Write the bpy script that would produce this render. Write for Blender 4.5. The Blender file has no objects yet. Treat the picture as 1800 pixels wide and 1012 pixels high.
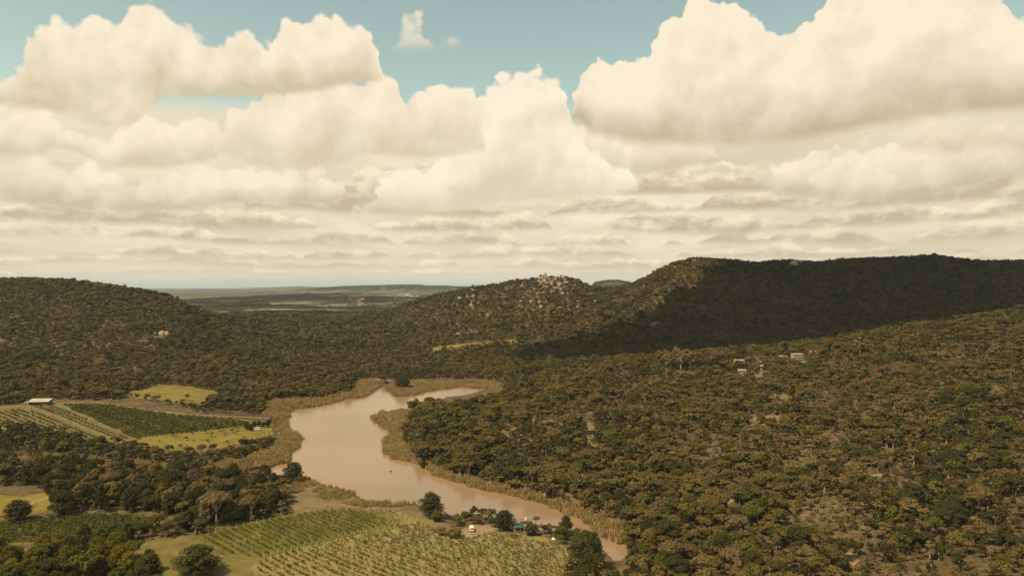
import bpy, math, random, numpy as np
from mathutils import Vector, geometry

# ------------------------------------------------------------------ camera, light, sky
SC = bpy.context.scene
COL = SC.collection
F = 1239.0            # focal length in photo pixels (1800 wide), about 72 degrees across
CX, CY = 900.0, 506.0
H = 110.0             # drone height above the lake
SUN_EL = math.radians(55.0)
SUN_XY = (-0.80, -0.60)        # towards the sun: left and behind the viewer
SUN_DIR = Vector((SUN_XY[0]*math.cos(SUN_EL), SUN_XY[1]*math.cos(SUN_EL), math.sin(SUN_EL)))

cam_d = bpy.data.cameras.new('camera'); cam = bpy.data.objects.new('camera', cam_d); COL.objects.link(cam)
cam.location = (0, 0, H); cam.rotation_euler = (math.radians(90), 0, 0)
cam_d.sensor_fit = 'HORIZONTAL'; cam_d.angle = 2*math.atan(CX/F); cam_d.clip_start = 0.5; cam_d.clip_end = 120000
SC.camera = cam

SC.view_settings.view_transform = 'Standard'; SC.view_settings.look = 'None'
SC.view_settings.exposure = 0.0; SC.view_settings.gamma = 1.0; SC.view_settings.use_curve_mapping = False
SC.render.engine = 'CYCLES'
SC.cycles.use_denoising = True
SC.cycles.max_bounces = 5; SC.cycles.diffuse_bounces = 2; SC.cycles.glossy_bounces = 2
SC.cycles.transmission_bounces = 2; SC.cycles.transparent_max_bounces = 4; SC.cycles.volume_bounces = 0
SC.cycles.caustics_reflective = False; SC.cycles.caustics_refractive = False

sun_d = bpy.data.lights.new('sun', 'SUN'); sun_d.energy = 5.0; sun_d.angle = math.radians(0.9); sun_d.color = (1.0, 0.83, 0.58)
sun = bpy.data.objects.new('sun', sun_d); COL.objects.link(sun)
sun.location = SUN_DIR*3000; sun.rotation_euler = SUN_DIR.to_track_quat('Z', 'Y').to_euler()


class G:
    """tiny node-graph writer"""
    def __init__(s, tree): s.t = tree; s.n = tree.nodes; s.l = tree.links
    def node(s, kind, **kw):
        nd = s.n.new(kind)
        for k, v in kw.items(): setattr(nd, k, v)
        return nd
    def put(s, sock, v):
        if isinstance(v, bpy.types.NodeSocket): s.l.new(v, sock)
        elif v is not None: sock.default_value = v
    def m(s, op, a, b=None, c=None, clamp=False):
        nd = s.node('ShaderNodeMath', operation=op, use_clamp=clamp)
        s.put(nd.inputs[0], a); s.put(nd.inputs[1], b); s.put(nd.inputs[2], c)
        return nd.outputs[0]
    def add(s, a, b): return s.m('ADD', a, b)
    def sub(s, a, b): return s.m('SUBTRACT', a, b)
    def mul(s, a, b): return s.m('MULTIPLY', a, b)
    def vm(s, op, a, b=None, sc=None):
        nd = s.node('ShaderNodeVectorMath', operation=op)
        s.put(nd.inputs[0], a); s.put(nd.inputs[1], b)
        if sc is not None: s.put(nd.inputs['Scale'], sc)
        return nd.outputs['Value'] if op in ('DOT_PRODUCT', 'LENGTH') else nd.outputs[0]
    def xyz(s, x, y, z):
        nd = s.node('ShaderNodeCombineXYZ')
        for i, v in enumerate((x, y, z)): s.put(nd.inputs[i], v)
        return nd.outputs[0]
    def sep(s, v):
        nd = s.node('ShaderNodeSeparateXYZ'); s.put(nd.inputs[0], v); return nd.outputs
    def sstep(s, v, a, b, lo=0.0, hi=1.0):
        nd = s.node('ShaderNodeMapRange', interpolation_type='SMOOTHSTEP')
        for k, x in zip(range(5), (v, a, b, lo, hi)): s.put(nd.inputs[k], x)
        return nd.outputs[0]
    def noise(s, vec, scale, detail=4.0, rough=0.55, lac=2.0, kind='FBM', color=False, dim='3D', dist=0.0):
        nd = s.node('ShaderNodeTexNoise', noise_dimensions=dim, noise_type=kind)
        s.put(nd.inputs['Vector'], vec); s.put(nd.inputs['Scale'], scale); s.put(nd.inputs['Detail'], detail)
        s.put(nd.inputs['Roughness'], rough); s.put(nd.inputs['Lacunarity'], lac); s.put(nd.inputs['Distortion'], dist)
        return nd.outputs['Color' if color else 'Fac']
    def curve(s, v, pts, x0, x1, y0, y1):
        nd = s.node('ShaderNodeFloatCurve'); c = nd.mapping.curves[0]
        P = [((x-x0)/(x1-x0), (y-y0)/(y1-y0)) for x, y in pts]
        c.points[0].location = P[0]; c.points[1].location = P[-1]
        for p in P[1:-1]: c.points.new(*p)
        for p in c.points: p.handle_type = 'AUTO_CLAMPED'
        nd.mapping.use_clip = True; nd.mapping.update()
        s.put(nd.inputs['Value'], s.m('MULTIPLY_ADD', v, 1/(x1-x0), -x0/(x1-x0), clamp=True))
        return s.m('MULTIPLY_ADD', nd.outputs[0], (y1-y0), y0)
    def mix(s, f, a, b):
        nd = s.node('ShaderNodeMix', data_type='RGBA')
        s.put(nd.inputs[0], f); s.put(nd.inputs[6], a); s.put(nd.inputs[7], b)
        return nd.outputs[2]
    def ramp(s, f, stops, interp='LINEAR'):
        nd = s.node('ShaderNodeValToRGB'); e = nd.color_ramp.elements; nd.color_ramp.interpolation = interp
        while len(e) < len(stops): e.new(0.5)
        for el, (p, c) in zip(e, stops): el.position = p; el.color = (*c, 1)
        s.put(nd.inputs[0], f); return nd.outputs[0]

def s2l(r, g, b):
    f = lambda c: c/12.92 if c <= 0.04045 else ((c+0.055)/1.055)**2.4
    return (f(r/255), f(g/255), f(b/255))

def build_world():
    w = bpy.data.worlds.new('World'); SC.world = w; w.use_nodes = True
    t = w.node_tree; t.nodes.clear(); g = G(t)
    out = g.node('ShaderNodeOutputWorld'); bg = g.node('ShaderNodeBackground')
    sky = g.node('ShaderNodeTexSky', sky_type='NISHITA'); sky.sun_disc = False
    sky.sun_elevation = SUN_EL; sky.sun_rotation = math.atan2(SUN_XY[0], SUN_XY[1])
    sky.altitude = 1200; sky.dust_density = 2.0
    STR = 0.15
    tc = g.node('ShaderNodeTexCoord'); dirv = tc.outputs['Generated']
    d = g.sep(dirv)
    el = g.m('ARCSINE', d[2]); az = g.m('ARCTAN2', d[0], d[1])
    # clear air: the film-like teal of the photograph
    clear = g.vm('MULTIPLY', g.vm('SCALE', sky.outputs[0], sc=STR), (1.80, 1.52, 0.86))
    horizon = g.mix(g.sstep(el, 0.0, 0.16), (*s2l(212, 206, 184), 1), clear)
    col = horizon
    LIT = (*s2l(253, 238, 211), 1)
    def px_el(px, py):
        a = math.atan((px-CX)/F); return a, math.atan((CY-py)/F*math.cos(a))
    # shared billow noises: one warps the outlines, two (offset towards the sun) model the lumps
    wv0 = g.sep(g.vm('SUBTRACT', g.noise(dirv, 11.0, 8.0, 0.68, color=True), (0.5, 0.5, 0.5)))
    def billow(sc):
        nd = g.node('ShaderNodeTexVoronoi', feature='SMOOTH_F1'); g.put(nd.inputs['Vector'], g.vm('ADD', dirv, g.vm('SCALE', g.xyz(wv0[0], wv0[1], wv0[2]), sc=0.03)))
        nd.inputs['Scale'].default_value = sc; nd.inputs['Detail'].default_value = 1.0; nd.inputs['Roughness'].default_value = 0.5; nd.inputs['Smoothness'].default_value = 0.25
        return g.sub(0.56, nd.outputs['Distance'])
    bil = billow(34.0)
    pv_ = g.vm('ADD', dirv, g.vm('SCALE', g.xyz(wv0[0], wv0[1], wv0[2]), sc=0.05))
    pf = g.noise(pv_, 11.0, 4.0, 0.5); pf2 = g.noise(g.vm('ADD', pv_, (-0.014, 0.0, 0.018)), 11.0, 4.0, 0.5)
    relv = g.add(g.mul(g.sub(pf, pf2), 3.0), g.mul(g.sub(pf, 0.52), 1.5))
    def layer(col, top, base, soft=0.009, bsoft=0.024, warp=0.020, grey=(214, 198, 168), lit=(253, 238, 211), shade_to=0.72,
              op=1.0, relief=0.60):
        a2 = g.m('MULTIPLY_ADD', wv0[0], warp*2.4, az)
        e2 = g.sub(g.m('MULTIPLY_ADD', wv0[2], warp*2.2, el), g.mul(bil, warp*1.5))
        T = [px_el(*p) for p in top]; B = [px_el(*p) for p in base]
        tp = g.curve(a2, T, -0.8, 0.8, -0.1, 0.6); bs = g.curve(a2, B, -0.8, 0.8, -0.1, 0.6)
        return paint(col, tp, bs, e2, soft, bsoft, warp, grey, lit, shade_to, op, relief)
    def paint(col, tp, bs, e2, soft, bsoft, warp, grey, lit, shade_to, op, relief, extra=None):
        up = g.sstep(g.sub(tp, e2), 0.0, soft)
        e3 = g.m('MULTIPLY_ADD', wv0[2], warp*0.9, el)
        dn = g.sstep(g.sub(e3, bs), -bsoft*0.5, bsoft*0.5)
        mask = g.mul(g.mul(up, dn), op)
        th = g.m('MAXIMUM', g.sub(tp, bs), 0.01)
        t01 = g.m('DIVIDE', g.sub(e3, bs), th)
        sh = g.add(g.sstep(t01, -0.15, shade_to), g.add(g.mul(relv, relief), g.mul(bil, relief*0.45)))
        if extra is not None: sh = g.add(sh, extra)
        sh = g.m('MULTIPLY', sh, 1.0, clamp=True)
        c = g.mix(sh, (*s2l(*grey), 1), (*s2l(*lit), 1))
        return g.mix(mask, col, c)
    # distant cloud deck: foreshortened towards the horizon
    ez = g.m('MAXIMUM', d[2], 0.012)
    inv = g.m('DIVIDE', 1.0, g.add(ez, 0.02))
    P = g.xyz(g.mul(az, g.m('POWER', inv, 0.62)), g.mul(g.m('LOGARITHM', g.add(ez, 0.04), 2.718), 2.2), 0.0)
    W = g.noise(P, 1.3, 4.0, 0.6, color=True)
    P2 = g.vm('ADD', P, g.vm('SCALE', g.vm('SUBTRACT', W, (0.5, 0.5, 0.5)), sc=1.1))
    n1 = g.noise(P2, 0.85, 4.0, 0.5); n2 = g.noise(g.vm('ADD', P2, (0.06, 0.28, 0.0)), 0.85, 4.0, 0.5)
    shd = g.add(g.mul(g.sub(n1, n2), 1.8), g.m('MULTIPLY_ADD', n1, 1.2, 0.02))
    dk = g.mix(g.m('MULTIPLY', shd, 1.0, clamp=True), (*s2l(212, 198, 169), 1), (*s2l(250, 236, 206), 1))
    dk = g.mix(g.sstep(el, 0.09, 0.0, 0.0, 0.8), dk, (*s2l(228, 215, 188), 1))
    cover = g.mul(g.sstep(g.add(el, g.mul(g.sub(n1, 0.5), 0.05)), 0.245, 0.215), g.sstep(g.add(el, g.mul(g.sub(n1, 0.5), 0.02)), 0.004, 0.022))
    col = g.mix(cover, col, dk)
    # rows of small far cumulus with flat bases
    fv = g.vm('MULTIPLY', dirv, (1.0, 1.0, 1.9))
    fine = g.sub(g.noise(fv, 26.0, 5.0, 0.6), 0.5); fine2 = g.sub(g.noise(g.vm('ADD', fv, (-0.006, 0.0, 0.016)), 26.0, 5.0, 0.6), 0.5)
    lumps = g.add(g.mul(g.sub(fine, fine2), 1.7), g.mul(fine, 0.8))
    for k, (e, h, f, gr) in enumerate([(0.018, 0.014, 13, (219,206,178)), (0.029, 0.019, 11, (211,197,168)), (0.043, 0.026, 9, (205,190,161)), (0.060, 0.032, 7.5, (201,186,156)), (0.080, 0.040, 6.5, (198,183,153)), (0.103, 0.048, 5.5, (198,182,152)), (0.130, 0.055, 4.6, (199,183,152))]):
        ph = g.m('MULTIPLY_ADD', wv0[0], 0.05+0.25*e, az)
        nz = g.noise(g.xyz(g.mul(ph, f), 7.3*k, 0.0), 1.0, 2.0, 0.5, dim='2D')
        bs_ = g.m('MULTIPLY_ADD', g.noise(g.xyz(g.mul(az, f*0.45), 3.1*k, 0.0), 1.0, 1.0, 0.5, dim='2D'), 0.018, e-0.009)
        tp_ = g.m('MULTIPLY_ADD', g.m('POWER', g.m('MAXIMUM', g.sub(nz, 0.34), 0.0), 0.6), h*1.7, bs_)
        e2_ = g.sub(g.m('MULTIPLY_ADD', wv0[2], 0.012+0.16*e, el), g.add(g.mul(bil, 0.006+0.08*e), g.mul(fine, 0.006+0.07*e)))
        col = paint(col, tp_, bs_, e2_, 0.004, 0.012, 0.014, gr, (250, 236, 205), 1.0, 0.92, 0.5, lumps)
    # nearer cumulus, far to near (photo pixel outlines)
    col = layer(col, [(1150,420),(1200,350),(1300,305),(1380,265),(1500,255),(1650,240),(1800,210),(2000,200)],
                [(1150,330),(1250,322),(1370,338),(1480,352),(1600,347),(1700,332),(1800,312),(2000,300)], bsoft=0.016, grey=(206,191,162))
    col = layer(col, [(900,330),(935,255),(960,222),(1000,200),(1100,190),(1200,190),(1262,240),(1275,420),(1300,460)],
                [(900,330),(945,278),(1000,298),(1070,310),(1150,302),(1230,292),(1300,270)], bsoft=0.014, grey=(216,201,170))
    col = layer(col, [(-300,260),(0,250),(50,252),(80,272),(150,268),(190,288),(280,298),(380,292),(460,288),(560,298),(605,318),(618,440),(640,470)],
                [(-300,350),(0,352),(130,368),(250,372),(400,358),(560,358),(620,340),(640,330)], bsoft=0.014, grey=(208,194,166))
    col = layer(col, [(590,480),(618,425),(640,362),(662,322),(684,296),(700,288),(760,280),(795,225),(812,182),(850,150),(880,124),(920,116),(960,120),(985,138),(996,180),(1010,215),(1050,258),(1090,275),(1125,300),(1140,420),(1190,440)],
                [(600,340),(650,362),(760,374),(880,360),(950,352),(1100,338),(1190,320)], bsoft=0.014, grey=(226,212,182), lit=(254,241,216))
    col = layer(col, [(-300,200),(0,186),(90,190),(110,214),(200,228),(255,198),(300,205),(330,192),(355,188),(382,212),(395,280)],
                [(-300,280),(0,276),(60,274),(110,262),(190,285),(260,296),(330,290),(395,275)], bsoft=0.012, grey=(219,204,173))
    col = layer(col, [(372,330),(385,226),(402,196),(430,176),(465,160),(500,146),(530,130),(580,122),(630,124),(682,122),(704,134),(709,158),(740,154),(770,142),(800,148),(828,145),(840,165),(850,200),(858,300)],
                [(372,262),(450,288),(500,297),(570,292),(680,270),(760,276),(858,262)], bsoft=0.014, grey=(221,206,175))
    col = layer(col, [(-500,120),(-300,60),(-60,134),(0,130),(22,116),(36,100),(42,74),(46,50),(62,34),(92,20),(140,25),(180,28),(202,38),(232,6),(268,0),(300,18),(345,38),(375,58),(402,50),(430,54),(462,66),(482,58),(490,36),(505,24),(550,16),(590,30),(620,28),(648,50),(664,85),(672,112),(684,190)],
                [(-500,200),(-60,175),(0,182),(90,196),(130,210),(210,226),(262,200),(282,174),(350,170),(430,172),(500,164),(545,158),(600,150),(684,140)], bsoft=0.012, grey=(213,198,166), warp=0.017, soft=0.009)
    col = layer(col, [(985,300),(1000,182),(1006,156),(1022,130),(1052,106),(1110,98),(1138,90),(1146,64),(1170,36),(1202,10),(1232,-14),(1290,-10),(1312,14),(1350,30),(1380,48),(1402,40),(1438,28),(1452,-8),(1500,-70),(1690,-60),(1762,-4),(1796,20),(1850,60),(2100,10),(2400,60)],
                [(985,215),(1000,208),(1040,234),(1100,245),(1180,252),(1260,256),(1350,251),(1430,241),(1550,222),(1650,205),(1750,196),(1850,190),(2100,180),(2400,180)], bsoft=0.020, grey=(200,183,152), warp=0.016, soft=0.005, shade_to=0.60, relief=0.40)
    col = layer(col, [(1560,300),(1600,226),(1640,205),(1700,200),(1790,196),(1850,190),(1900,260)],
                [(1560,262),(1600,262),(1660,268),(1750,264),(1900,262)], bsoft=0.022, soft=0.02, grey=(204,186,156), lit=(240,224,194), op=0.7)
    col = layer(col, [(660,120),(684,84),(698,50),(712,18),(736,16),(752,44),(776,60),(806,66),(825,110)],
                [(660,84),(700,84),(800,80),(825,76)], bsoft=0.022, soft=0.020, warp=0.026, grey=(226,216,190), lit=(240,230,204), op=0.8)
    # below the horizon and straight overhead the same air goes on
    t.links.new(col, bg.inputs['Color']); bg.inputs['Strength'].default_value = 1.0
    t.links.new(bg.outputs[0], out.inputs[0])
    w.cycles.sampling_method = 'MANUAL'; w.cycles.sample_map_resolution = 256
build_world()

# ------------------------------------------------------------------ helpers: objects, materials
random.seed(7); RNG = np.random.default_rng(11)

def link(name, data, parent=None, loc=None, rz=0.0, scale=None):
    o = bpy.data.objects.new(name, data); COL.objects.link(o)
    if parent is not None: o.parent = parent
    if loc is not None: o.location = loc
    if rz: o.rotation_euler = (0, 0, rz)
    if scale is not None: o.scale = scale if hasattr(scale, '__len__') else (scale,)*3
    return o
def tag(o, label=None, cat=None, group=None, kind=None):
    if label: o['label'] = label
    if cat: o['category'] = cat
    if group: o['group'] = group
    if kind: o['kind'] = kind
    return o
def thing(name, label, cat, loc, rz=0.0, group=None, scale=None):
    return tag(link(name, None, None, loc, rz, scale), label, cat, group)

ORD = ['first','second','third','fourth','fifth','sixth','seventh','eighth','ninth','tenth','eleventh','twelfth','thirteenth','fourteenth','fifteenth','sixteenth','seventeenth','eighteenth','nineteenth']
TENS = {20:'twent',30:'thirt',40:'fort',50:'fift',60:'sixt',70:'sevent'}
def ordinal(n):
    if n < 20: return ORD[n-1]
    t, u = n//10*10, n % 10
    return TENS[t]+'ieth' if u == 0 else TENS[t]+'y-'+ORD[u-1]
def np_mesh(name, V, FQ, mat=None, smooth=False, mat_idx=None, mats=None):
    """mesh from vertex array and an (n,3) or (n,4) face array"""
    me = bpy.data.meshes.new(name); V = np.asarray(V, np.float32); FQ = np.asarray(FQ, np.int32)
    k = FQ.shape[1]; n = len(FQ)
    me.vertices.add(len(V)); me.vertices.foreach_set('co', V.ravel())
    me.loops.add(n*k); me.loops.foreach_set('vertex_index', FQ.ravel())
    me.polygons.add(n); me.polygons.foreach_set('loop_start', np.arange(0, n*k, k, dtype=np.int32))
    me.polygons.foreach_set('loop_total', np.full(n, k, np.int32))
    if mats:
        for m_ in mats: me.materials.append(m_)
        me.polygons.foreach_set('material_index', np.asarray(mat_idx, np.int32))
    elif mat: me.materials.append(mat)
    if smooth: me.polygons.foreach_set('use_smooth', np.ones(n, bool))
    me.update(calc_edges=True); return me

class MB:
    """collects simple solids; build() links them as one mesh object"""
    def __init__(s): s.v = []; s.f = []
    def raw(s, V, Fs):
        b = len(s.v); s.v += [tuple(map(float, v)) for v in V]; s.f += [tuple(b+i for i in f) for f in Fs]; return s
    def box(s, x0, x1, y0, y1, z0, z1):
        return s.raw([(x0,y0,z0),(x1,y0,z0),(x1,y1,z0),(x0,y1,z0),(x0,y0,z1),(x1,y0,z1),(x1,y1,z1),(x0,y1,z1)],
                     [(0,3,2,1),(4,5,6,7),(0,1,5,4),(1,2,6,5),(2,3,7,6),(3,0,4,7)])
    def hexa(s, P):
        return s.raw(P, [(0,3,2,1),(4,5,6,7),(0,1,5,4),(1,2,6,5),(2,3,7,6),(3,0,4,7)])
    def tube(s, pts, radii, n=7, cap=True):
        rings = []
        for i, p in enumerate(pts):
            p = Vector(p); a = Vector(pts[max(i-1, 0)]); b = Vector(pts[min(i+1, len(pts)-1)])
            t = (b-a).normalized(); u = t.orthogonal().normalized(); w = t.cross(u)
            rings.append([p+(u*math.cos(2*math.pi*k/n)+w*math.sin(2*math.pi*k/n))*radii[i] for k in range(n)])
        V = [q for r in rings for q in r]; Fs = []
        for i in range(len(rings)-1):
            for k in range(n): Fs.append((i*n+k, i*n+(k+1) % n, (i+1)*n+(k+1) % n, (i+1)*n+k))
        if cap: Fs += [tuple(range(n-1, -1, -1)), tuple((len(rings)-1)*n+k for k in range(n))]
        return s.raw(V, Fs)
    def mesh(s, name, mat=None, smooth=False):
        me = bpy.data.meshes.new(name); me.from_pydata(s.v, [], s.f)
        if mat: me.materials.append(mat)
        if smooth: me.polygons.foreach_set('use_smooth', np.ones(len(me.polygons), bool))
        me.update(); return me
    def build(s, name, mat, parent=None, loc=None, rz=0.0, smooth=False):
        return link(name, s.mesh(name, mat, smooth), parent, loc, rz)

def new_mat(name):
    m = bpy.data.materials.new(name); m.use_nodes = True; t = m.node_tree; t.nodes.clear(); g = G(t)
    o = g.node('ShaderNodeOutputMaterial'); b = g.node('ShaderNodeBsdfPrincipled'); b.inputs['Specular IOR Level'].default_value = 0.2
    t.links.new(b.outputs[0], o.inputs[0]); return m, g, b, o

def mat_noise(name, c1, c2, scale=1.0, rough=0.85, coords='Object', detail=4, c3=None, bump=0.0, stretch=None, lo=0.35, hi=0.65):
    m, g, b, o = new_mat(name)
    tc = g.node('ShaderNodeTexCoord').outputs[coords]
    if stretch: tc = g.vm('MULTIPLY', tc, stretch)
    n = g.noise(tc, scale, detail, 0.6)
    st = [(lo, c1), (hi, c2)] if c3 is None else [(lo, c1), ((lo+hi)/2, c2), (hi, c3)]
    g.put(b.inputs['Base Color'], g.ramp(n, st)); b.inputs['Roughness'].default_value = rough
    if bump:
        bp = g.node('ShaderNodeBump'); bp.inputs['Strength'].default_value = 0.6; bp.inputs['Distance'].default_value = bump
        g.put(bp.inputs['Height'], n); g.put(b.inputs['Normal'], bp.outputs[0])
    return m

def mat_leaf(name, cols, trans=0.15, gain=1.5):
    """foliage: colour varies from tree to tree and from clump to clump"""
    m, g, b, o = new_mat(name)
    oi = g.node('ShaderNodeObjectInfo')
    geo = g.node('ShaderNodeNewGeometry')
    tc = g.node('ShaderNodeTexCoord')
    n = g.noise(tc.outputs['Object'], 0.55, 3, 0.6)
    f = g.add(g.mul(oi.outputs['Random'], 0.6), g.m('MULTIPLY_ADD', n, 0.7, -0.16))
    k = len(cols)-1
    c = g.ramp(f, [(i/k, (cc[0]*gain*1.13, cc[1]*gain*1.0, cc[2]*gain*0.88)) for i, cc in enumerate(cols)])
    d = g.node('ShaderNodeBsdfDiffuse'); tr = g.node('ShaderNodeBsdfTranslucent')
    g.put(d.inputs['Color'], c); g.put(tr.inputs['Color'], g.vm('MULTIPLY', c, (1.1, 1.15, 0.6)))
    mx = g.node('ShaderNodeMixShader'); mx.inputs[0].default_value = trans
    g.l.new(d.outputs[0], mx.inputs[1]); g.l.new(tr.outputs[0], mx.inputs[2]); g.l.new(mx.outputs[0], o.inputs[0])
    g.n.remove(b); return m

# ------------------------------------------------------------------ terrain (height field over column and distance)
def pchip(x, y, xi):
    """monotone cubic through knots; x (k,), y (k,), xi (m,)"""
    h = np.diff(x); dl = np.diff(y)/h; k = len(x); d = np.zeros(k)
    for i in range(1, k-1):
        if dl[i-1]*dl[i] > 0:
            w1 = 2*h[i]+h[i-1]; w2 = h[i]+2*h[i-1]; d[i] = (w1+w2)/(w1/dl[i-1]+w2/dl[i])
    d[0] = dl[0]; d[-1] = dl[-1]
    j = np.clip(np.searchsorted(x, xi)-1, 0, k-2); t = (xi-x[j])/h[j]
    return ((1+2*t)*(1-t)**2*y[j]+t*(1-t)**2*h[j]*d[j]+t*t*(3-2*t)*y[j+1]+t*t*(t-1)*h[j]*d[j+1])

CK = [-700,0,100,200,300,400,500,600,700,800,900,1000,1100,1200,1300,1400,1500,1600,1700,1800,2500]
def zrow(v): return lambda px: np.interp(px, CK, v)
def prow(d, pts):
    xs, ys = zip(*pts); return lambda px: H-(np.interp(px, xs, ys)-CY)*d/F
KN = [
 (20,  zrow([3,3,3,3,3,3,3,3,3,3,3,3,3,4,5,6,7,8,9,10,16])),
 (150, zrow([3,3,3,3,3,3,3,4,4,4,4,3,3,4,5,7,9,11,13,15,24])),
 (250, zrow([5,4,4,4,5,5,5,5,6,6,6,4,2,4,6,8,11,13,15,18,30])),
 (330, zrow([4,4,4,4,4,4,3,2,2,2,2,2,3,7,10,13,17,20,24,28,48])),
 (400, zrow([4,4,4,3,3,2,1,1,1,1,1,5,9,12,15,18,23,28,34,40,70])),
 (460, zrow([5,6,6,5,4,3,1,1,1,1,6,9,13,17,20,24,29,35,41,47,80])),
 (550, zrow([18,16,15,12,10,7,2,1,2,8,13,17,21,25,28,32,37,43,50,57,95])),
 (700, zrow([24,22,21,17,15,9,4,2,1,1,8,19,29,37,40,45,51,60,69,77,110])),
 (850, zrow([36,35,36,33,30,17,9,5,3,3,6,14,24,31,36,42,52,66,82,96,140])),
 (1000,zrow([60,62,64,60,52,30,18,14,12,12,13,17,22,28,34,40,50,64,80,92,150])),
 (1200,zrow([100,102,108,96,82,47,30,25,25,27,34,42,48,78,90,92,95,100,108,115,170])),
 (1330,prow(1330,[(-700,480),(0,497),(50,495),(100,494),(150,498),(200,504),(250,512),(300,523),(340,543),(400,560),(450,571),(520,578),(600,580),(700,577),(800,556),(900,538),(1000,528),(1060,537),(1100,534),(1150,506),(1200,493),(1300,490),(1500,490),(1800,492),(2500,460)])),
 (1550,prow(1550,[(-700,500),(0,505),(200,520),(300,545),(400,562),(500,566),(600,566),(680,552),(715,538),(760,524),(800,517),(830,510),(868,506),(900,499),(930,495),(950,490),(985,488),(1010,494),(1040,506),(1060,511),(1080,509),(1110,503),(1135,492),(1160,478),(1180,470),(1200,464),(1220,458),(1260,461),(1300,465),(1340,467),(1390,462),(1430,465),(1500,461),(1600,458),(1640,455),(1680,460),(1750,463),(1800,463),(2500,455)])),
 (1800,prow(1800,[(-700,530),(0,535),(300,556),(450,560),(600,558),(700,553),(800,530),(950,515),(1060,525),(1180,500),(1300,490),(1800,490),(2500,490)])),
 (2400,prow(2400,[(-700,552),(300,553),(600,553),(700,549),(800,545),(1000,545),(1200,545),(2500,540)])),
 (3500,prow(3500,[(-700,541),(400,541),(600,540),(750,537),(900,537),(1200,540),(2500,540)])),
 (4600,prow(4600,[(-700,530),(400,530),(600,528),(750,525),(900,528),(1030,525),(1045,500),(1065,494),(1085,491),(1105,494),(1125,505),(1200,530),(2500,530)])),
 (5600,prow(5600,[(-700,524),(300,524),(450,522),(560,518),(650,515),(750,516),(850,520),(1000,522),(2500,522)])),
 (6500,prow(6500,[(-700,519),(300,519),(430,517),(500,511),(560,504),(620,500),(680,498),(720,499),(760,501),(830,503),(900,505),(1000,512),(2500,518)])),
 (7600,prow(7600,[(-700,517),(2500,517)])),
 (10000,prow(10000,[(-700,513),(300,513),(340,511),(380,512),(420,510),(450,513),(2500,513)])),
 (15000,prow(15000,[(-700,510),(300,510),(360,508),(430,509),(520,507),(600,509),(2500,510)])),
 (24000,prow(24000,[(-700,507),(400,507),(480,504.5),(530,503),(570,504.5),(640,506),(2500,507)])),
 (45000,prow(45000,[(-700,506.5),(2500,506.5)])),
]
KD = np.array([k[0] for k in KN], float)
PX = np.concatenate([np.linspace(-1500, -150, 46), np.linspace(-146, 1946, 524), np.linspace(1950, 3300, 46)])
DD = np.concatenate([np.linspace(20, 200, 25), np.geomspace(204, 1000, 260), np.geomspace(1005, 2000, 90), np.geomspace(2030, 9000, 90), np.geomspace(9300, 45000, 40)])
U = (PX-CX)/F
KZ = np.stack([k[1](np.clip(PX, -700, 2500)) for k in KN], 0)
KZ[KD >= 1800] += 0
sm = np.exp(-0.5*(np.arange(-10, 11)/3.5)**2); sm /= sm.sum()
for i in range(len(KD)):
    if KD[i] < 1300: KZ[i] = np.convolve(np.pad(KZ[i], 10, 'edge'), sm, 'valid')
ZT = np.stack([pchip(np.log(KD), KZ[:, j], np.log(DD)) for j in range(len(PX))], 1)   # (nd, nu)
XW = DD[:, None]*U[None, :]; YW = np.repeat(DD[:, None], len(U), 1)

def vnoise(x, y, seed):
    xi = np.floor(x).astype(np.int64); yi = np.floor(y).astype(np.int64); fx = x-xi; fy = y-yi
    fx = fx*fx*(3-2*fx); fy = fy*fy*(3-2*fy)
    def hsh(a, b):
        n = (a*374761393+b*668265263+seed*974634777) & 0xffffffff
        n = ((n ^ (n >> 13))*1274126177) & 0xffffffff
        return ((n ^ (n >> 16)) & 0xffff)/65535.0
    return (hsh(xi, yi)*(1-fx)+hsh(xi+1, yi)*fx)*(1-fy)+(hsh(xi, yi+1)*(1-fx)+hsh(xi+1, yi+1)*fx)*fy
def fbm(x, y, seed, oct=4):
    s = 0; a = 0.5
    for k in range(oct): s = s+a*vnoise(x*2**k, y*2**k, seed+k); a *= 0.5
    return s/(1-0.5**oct)
hill = np.clip((ZT-12)/40, 0, 1)
ZT = ZT + (fbm(XW/170, YW/170, 3)-0.5)*20*hill*np.clip((1700-YW)/400, 0.35, 1)+(fbm(XW/55, YW/55, 4)-0.5)*7*hill + (fbm(XW/30, YW/30, 5)-0.5)*1.2*np.clip(hill+0.3, 0, 1)
valley = np.clip((YW-1150)/300, 0, 1)*np.clip((2600-YW)/500, 0, 1)*np.exp(-((XW/YW*F+CX-540)/150)**2)
ZT += (fbm(XW/210, YW/190, 12)-0.5)*34*valley
far = np.clip((YW-1900)/1500, 0, 1)
ZT += (fbm(XW/800, YW/500, 8)-0.5)*105*far*np.clip((8000-YW)/3000, 0.2, 1)*(YW < 9000) + (fbm(XW/90, YW/90, 9)-0.5)*5*far

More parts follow.
